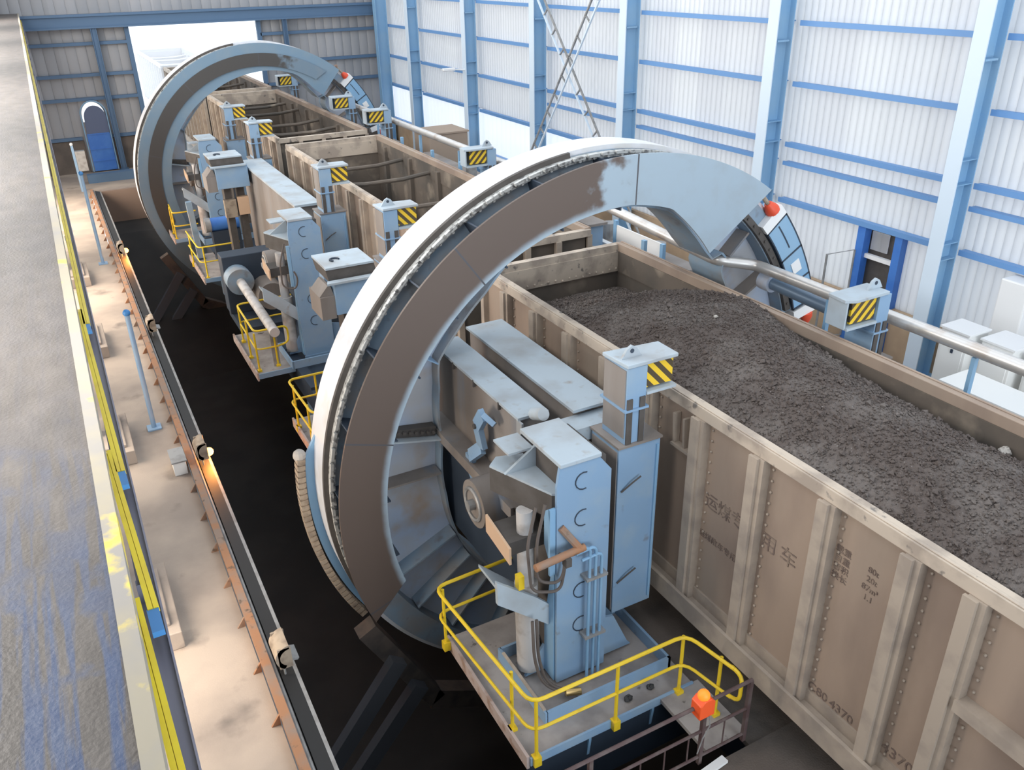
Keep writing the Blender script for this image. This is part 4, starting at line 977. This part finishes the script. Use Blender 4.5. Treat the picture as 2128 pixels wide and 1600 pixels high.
# cabinets by the right wall
def cabinet(x0, x1, y0, y1, z1, label, hinge=0):
    t = thing('electric_cabinet', label, 'cabinet', ((x0 + x1) / 2, (y0 + y1) / 2, 0), 'white electric cabinets by the right wall')
    obj('body', MB().box(x0, x1, y0, y1, .08, z1), M['cabinet'], t, bevel=.015); obj('plinth', MB().box(x0 + .03, x1 - .03, y0 + .03, y1 - .03, 0, .08), M['grey_steel'], t)
    obj('top_cover', MB().box(x0 - .03, x1 + .03, y0 - .03, y1 + .03, z1, z1 + .04), M['white'], t)
    d = obj('door', MB().box(x0 - .02, x0, y0 + .06, y1 - .06, .18, z1 - .1), M['cabinet'], t)
    obj('handle', MB().box(x0 - .04, x0 - .02, y0 + .12, y0 + .16, z1 * .5, z1 * .5 + .14), M['dark_side'], d)
    if hinge:
        g = MB()
        for i in range(hinge): g.box(x0 - .035, x0 - .02, y0 + .25, y1 - .3, z1 - .3 - i * .14, z1 - .22 - i * .14)
        obj('meter', g, M['dark_steel'], d)
cabinet(14.8, 15.4, 9.0, 9.6, 2.1, 'white electric cabinet with meters standing farthest left of the cabinet group', 2)
cabinet(15.0, 15.7, 8.2, 8.85, 2.05, 'plain white electric cabinet in the middle of the cabinet group')
cabinet(15.2, 15.9, 7.35, 8.05, 1.95, 'white electric cabinet with vents at the right picture edge', 1)
t = thing('white_workbench', 'white low bench in front of the electric cabinets', 'bench', (14.2, 7.6, 0))
obj('top', MB().box(13.75, 14.6, 6.2, 8.75, 1.50, 1.56), M['cabinet'], t); obj('front', MB().box(13.79, 13.83, 6.2, 8.75, .1, 1.5), M['cabinet'], t)
for x, y in ((13.9, 6.3), (13.9, 8.65), (14.5, 6.3), (14.5, 8.65)): obj('leg', MB().box(x - .04, x + .04, y - .04, y + .04, 0, 1.5), M['grey_steel'], t)
for i in range(5): obj('switch', MB().box(13.77, 13.79, 7.2 + i * .22, 7.28 + i * .22, 1.3, 1.4), M['dark_steel'], t)
t = thing('blue_buttress', 'pale blue triangular steel buttress left of the electric cabinets', 'bracket', (13.4, 10.4, 0))
obj('plate', MB().prism([(9.7, .05), (11.0, .05), (9.9, 1.25), (9.7, 1.25)], 'x', 13.2, 13.24), M['column'], t); obj('flange', MB().box(13.1, 13.34, 9.62, 9.7, 0, 1.3), M['girt'], t)
t = thing('wall_duct', 'white upright duct on the right wall behind the cabinets', 'duct', (16.5, 8.9, 0))
obj('duct', MB().box(16.2, 16.7, 8.9, 9.5, 0, 2.9), M['white'], t, bevel=.03); obj('bracket', MB().box(16.4, 16.75, 8.6, 9.0, 2.9, 3.0), M['girt'], t)
# stacked gear near the far right
def crate(x, y, z, sx, sy, sz, label):
    t = thing('brown_crate', label, 'crate', (x, y, z), 'dusty brown housings right of the train')
    obj('body', MB().box(x - sx / 2, x + sx / 2, y - sy / 2, y + sy / 2, z, z + sz), M['wagon_in'] if False else mat('crate', (.36, .28, .22), .8) if 'crate' not in bpy.data.materials else bpy.data.materials['crate'], t, bevel=.03)
    obj('lid', MB().box(x - sx / 2 - .04, x + sx / 2 + .04, y - sy / 2 - .04, y + sy / 2 + .04, z + sz, z + sz + .06), bpy.data.materials['crate'], t)
crate(13.2, 30.6, 0, 1.6, 1.5, 3.0, 'large dusty brown housing standing against the daylight sheets')
crate(14.4, 26.3, 0, 1.0, 1.3, 2.2, 'lower brown housing beside the fourth column')
crate(14.7, 23.9, 0, 1.0, 1.0, 1.9, 'small brown housing right of the fourth column')
t = thing('conveyor_frame', 'dusty grey machinery frame along the right of the empty wagon', 'machinery', (11.8, 22, 0))
obj('frame', MB().box(11.3, 12.3, 14, 29.5, 2.2, 2.5), M['side_dusty'], t)
lg = MB()
for y in (14.2, 18, 22, 26, 29.2): lg.box(11.4, 11.5, y, y + .15, 0, 2.2).box(12.1, 12.2, y, y + .15, 0, 2.2)
obj('leg', lg, M['blue'], t)
for y in (15, 17, 20.5, 21.5, 25): obj('roller_housing', MB().cyl((11.8, y, 2.5), (11.8, y, 2.9), .18, 12), M['grey_steel'], t)
obj('bright_rail', MB().box(11.25, 11.4, 14, 22, 2.5, 2.62), M['white'], t)
# small white junction lamps on columns
for (y, z, l) in ((34.2, 4.7, 'white bracket lamp on the fifth column'), (22.75, 3.3, 'white bracket lamp on the third column')):
    t = thing('bracket_lamp', l, 'lamp', (15.7, y, z), 'white lamps on column arms')
    obj('arm', MB().cyl((16.0, y, z), (15.5, y, z + .05), .03, 8), M['white'], t); obj('shade', MB().box(15.0, 15.55, y - .1, y + .1, z, z + .12), M['white'], t, bevel=.03)

# ------------------------------------------------------------------ light
w = bpy.data.worlds.new('sky'); S.world = w; w.use_nodes = True
bg = w.node_tree.nodes['Background']; bg.inputs[0].default_value = (.86, .93, 1., 1); bg.inputs[1].default_value = 1.75
def area(name, loc, rot, sx, sy, e, c):
    l = bpy.data.lights.new(name, 'AREA'); l.shape = 'RECTANGLE'; l.size = sx; l.size_y = sy; l.energy = e; l.color = c
    o = bpy.data.objects.new(name, l); COL.objects.link(o); o.location = loc; o.rotation_euler = rot; return o
for i, h in enumerate(wl):
    if h[2] < 5: area('window_daylight', (-1.75, (h[0] + h[1]) / 2, (h[2] + h[3]) / 2), (0, R(-62), 0), h[3] - h[2], h[1] - h[0], 100 * (h[1] - h[0]), (1., .84, .66))
    else: area('clerestory_daylight', (-1.75, (h[0] + h[1]) / 2, (h[2] + h[3]) / 2), (0, R(-80), 0), h[3] - h[2], h[1] - h[0], 130 * (h[1] - h[0]), (1., .95, .88))

area('front_fill', (7.7, -10.3, 4.6), (R(90), 0, R(0)), 14, 8.5, 1900, (.86, .94, 1.))  # area lamp added at the unseen front end to brighten camera-facing sides
# ------------------------------------------------------------------ camera
cam = bpy.data.cameras.new('camera'); co = bpy.data.objects.new('camera', cam); COL.objects.link(co)
cam.sensor_width = 36.; cam.lens = 1738.87 / 2128 * 36.; cam.sensor_fit = 'HORIZONTAL'; cam.clip_start = .05; cam.clip_end = 400
Rm = Matrix(((0.88062049, -0.2290011, 0.41480845), (-0.47345031, -0.39059282, 0.78948214), (-0.01877108, -0.89162534, -0.45238468)))
m3 = Matrix([(Rm[i][0], -Rm[i][1], -Rm[i][2]) for i in range(3)])
co.matrix_world = Matrix.Translation((0, 0, 8.8)) @ m3.to_4x4()
S.camera = co
vs = S.view_settings; S.display_settings.display_device = 'sRGB'
vs.view_transform = 'Standard'; vs.look = 'None'; vs.exposure = 0.; vs.gamma = 1.
try: vs.use_curve_mapping = False
except Exception: pass
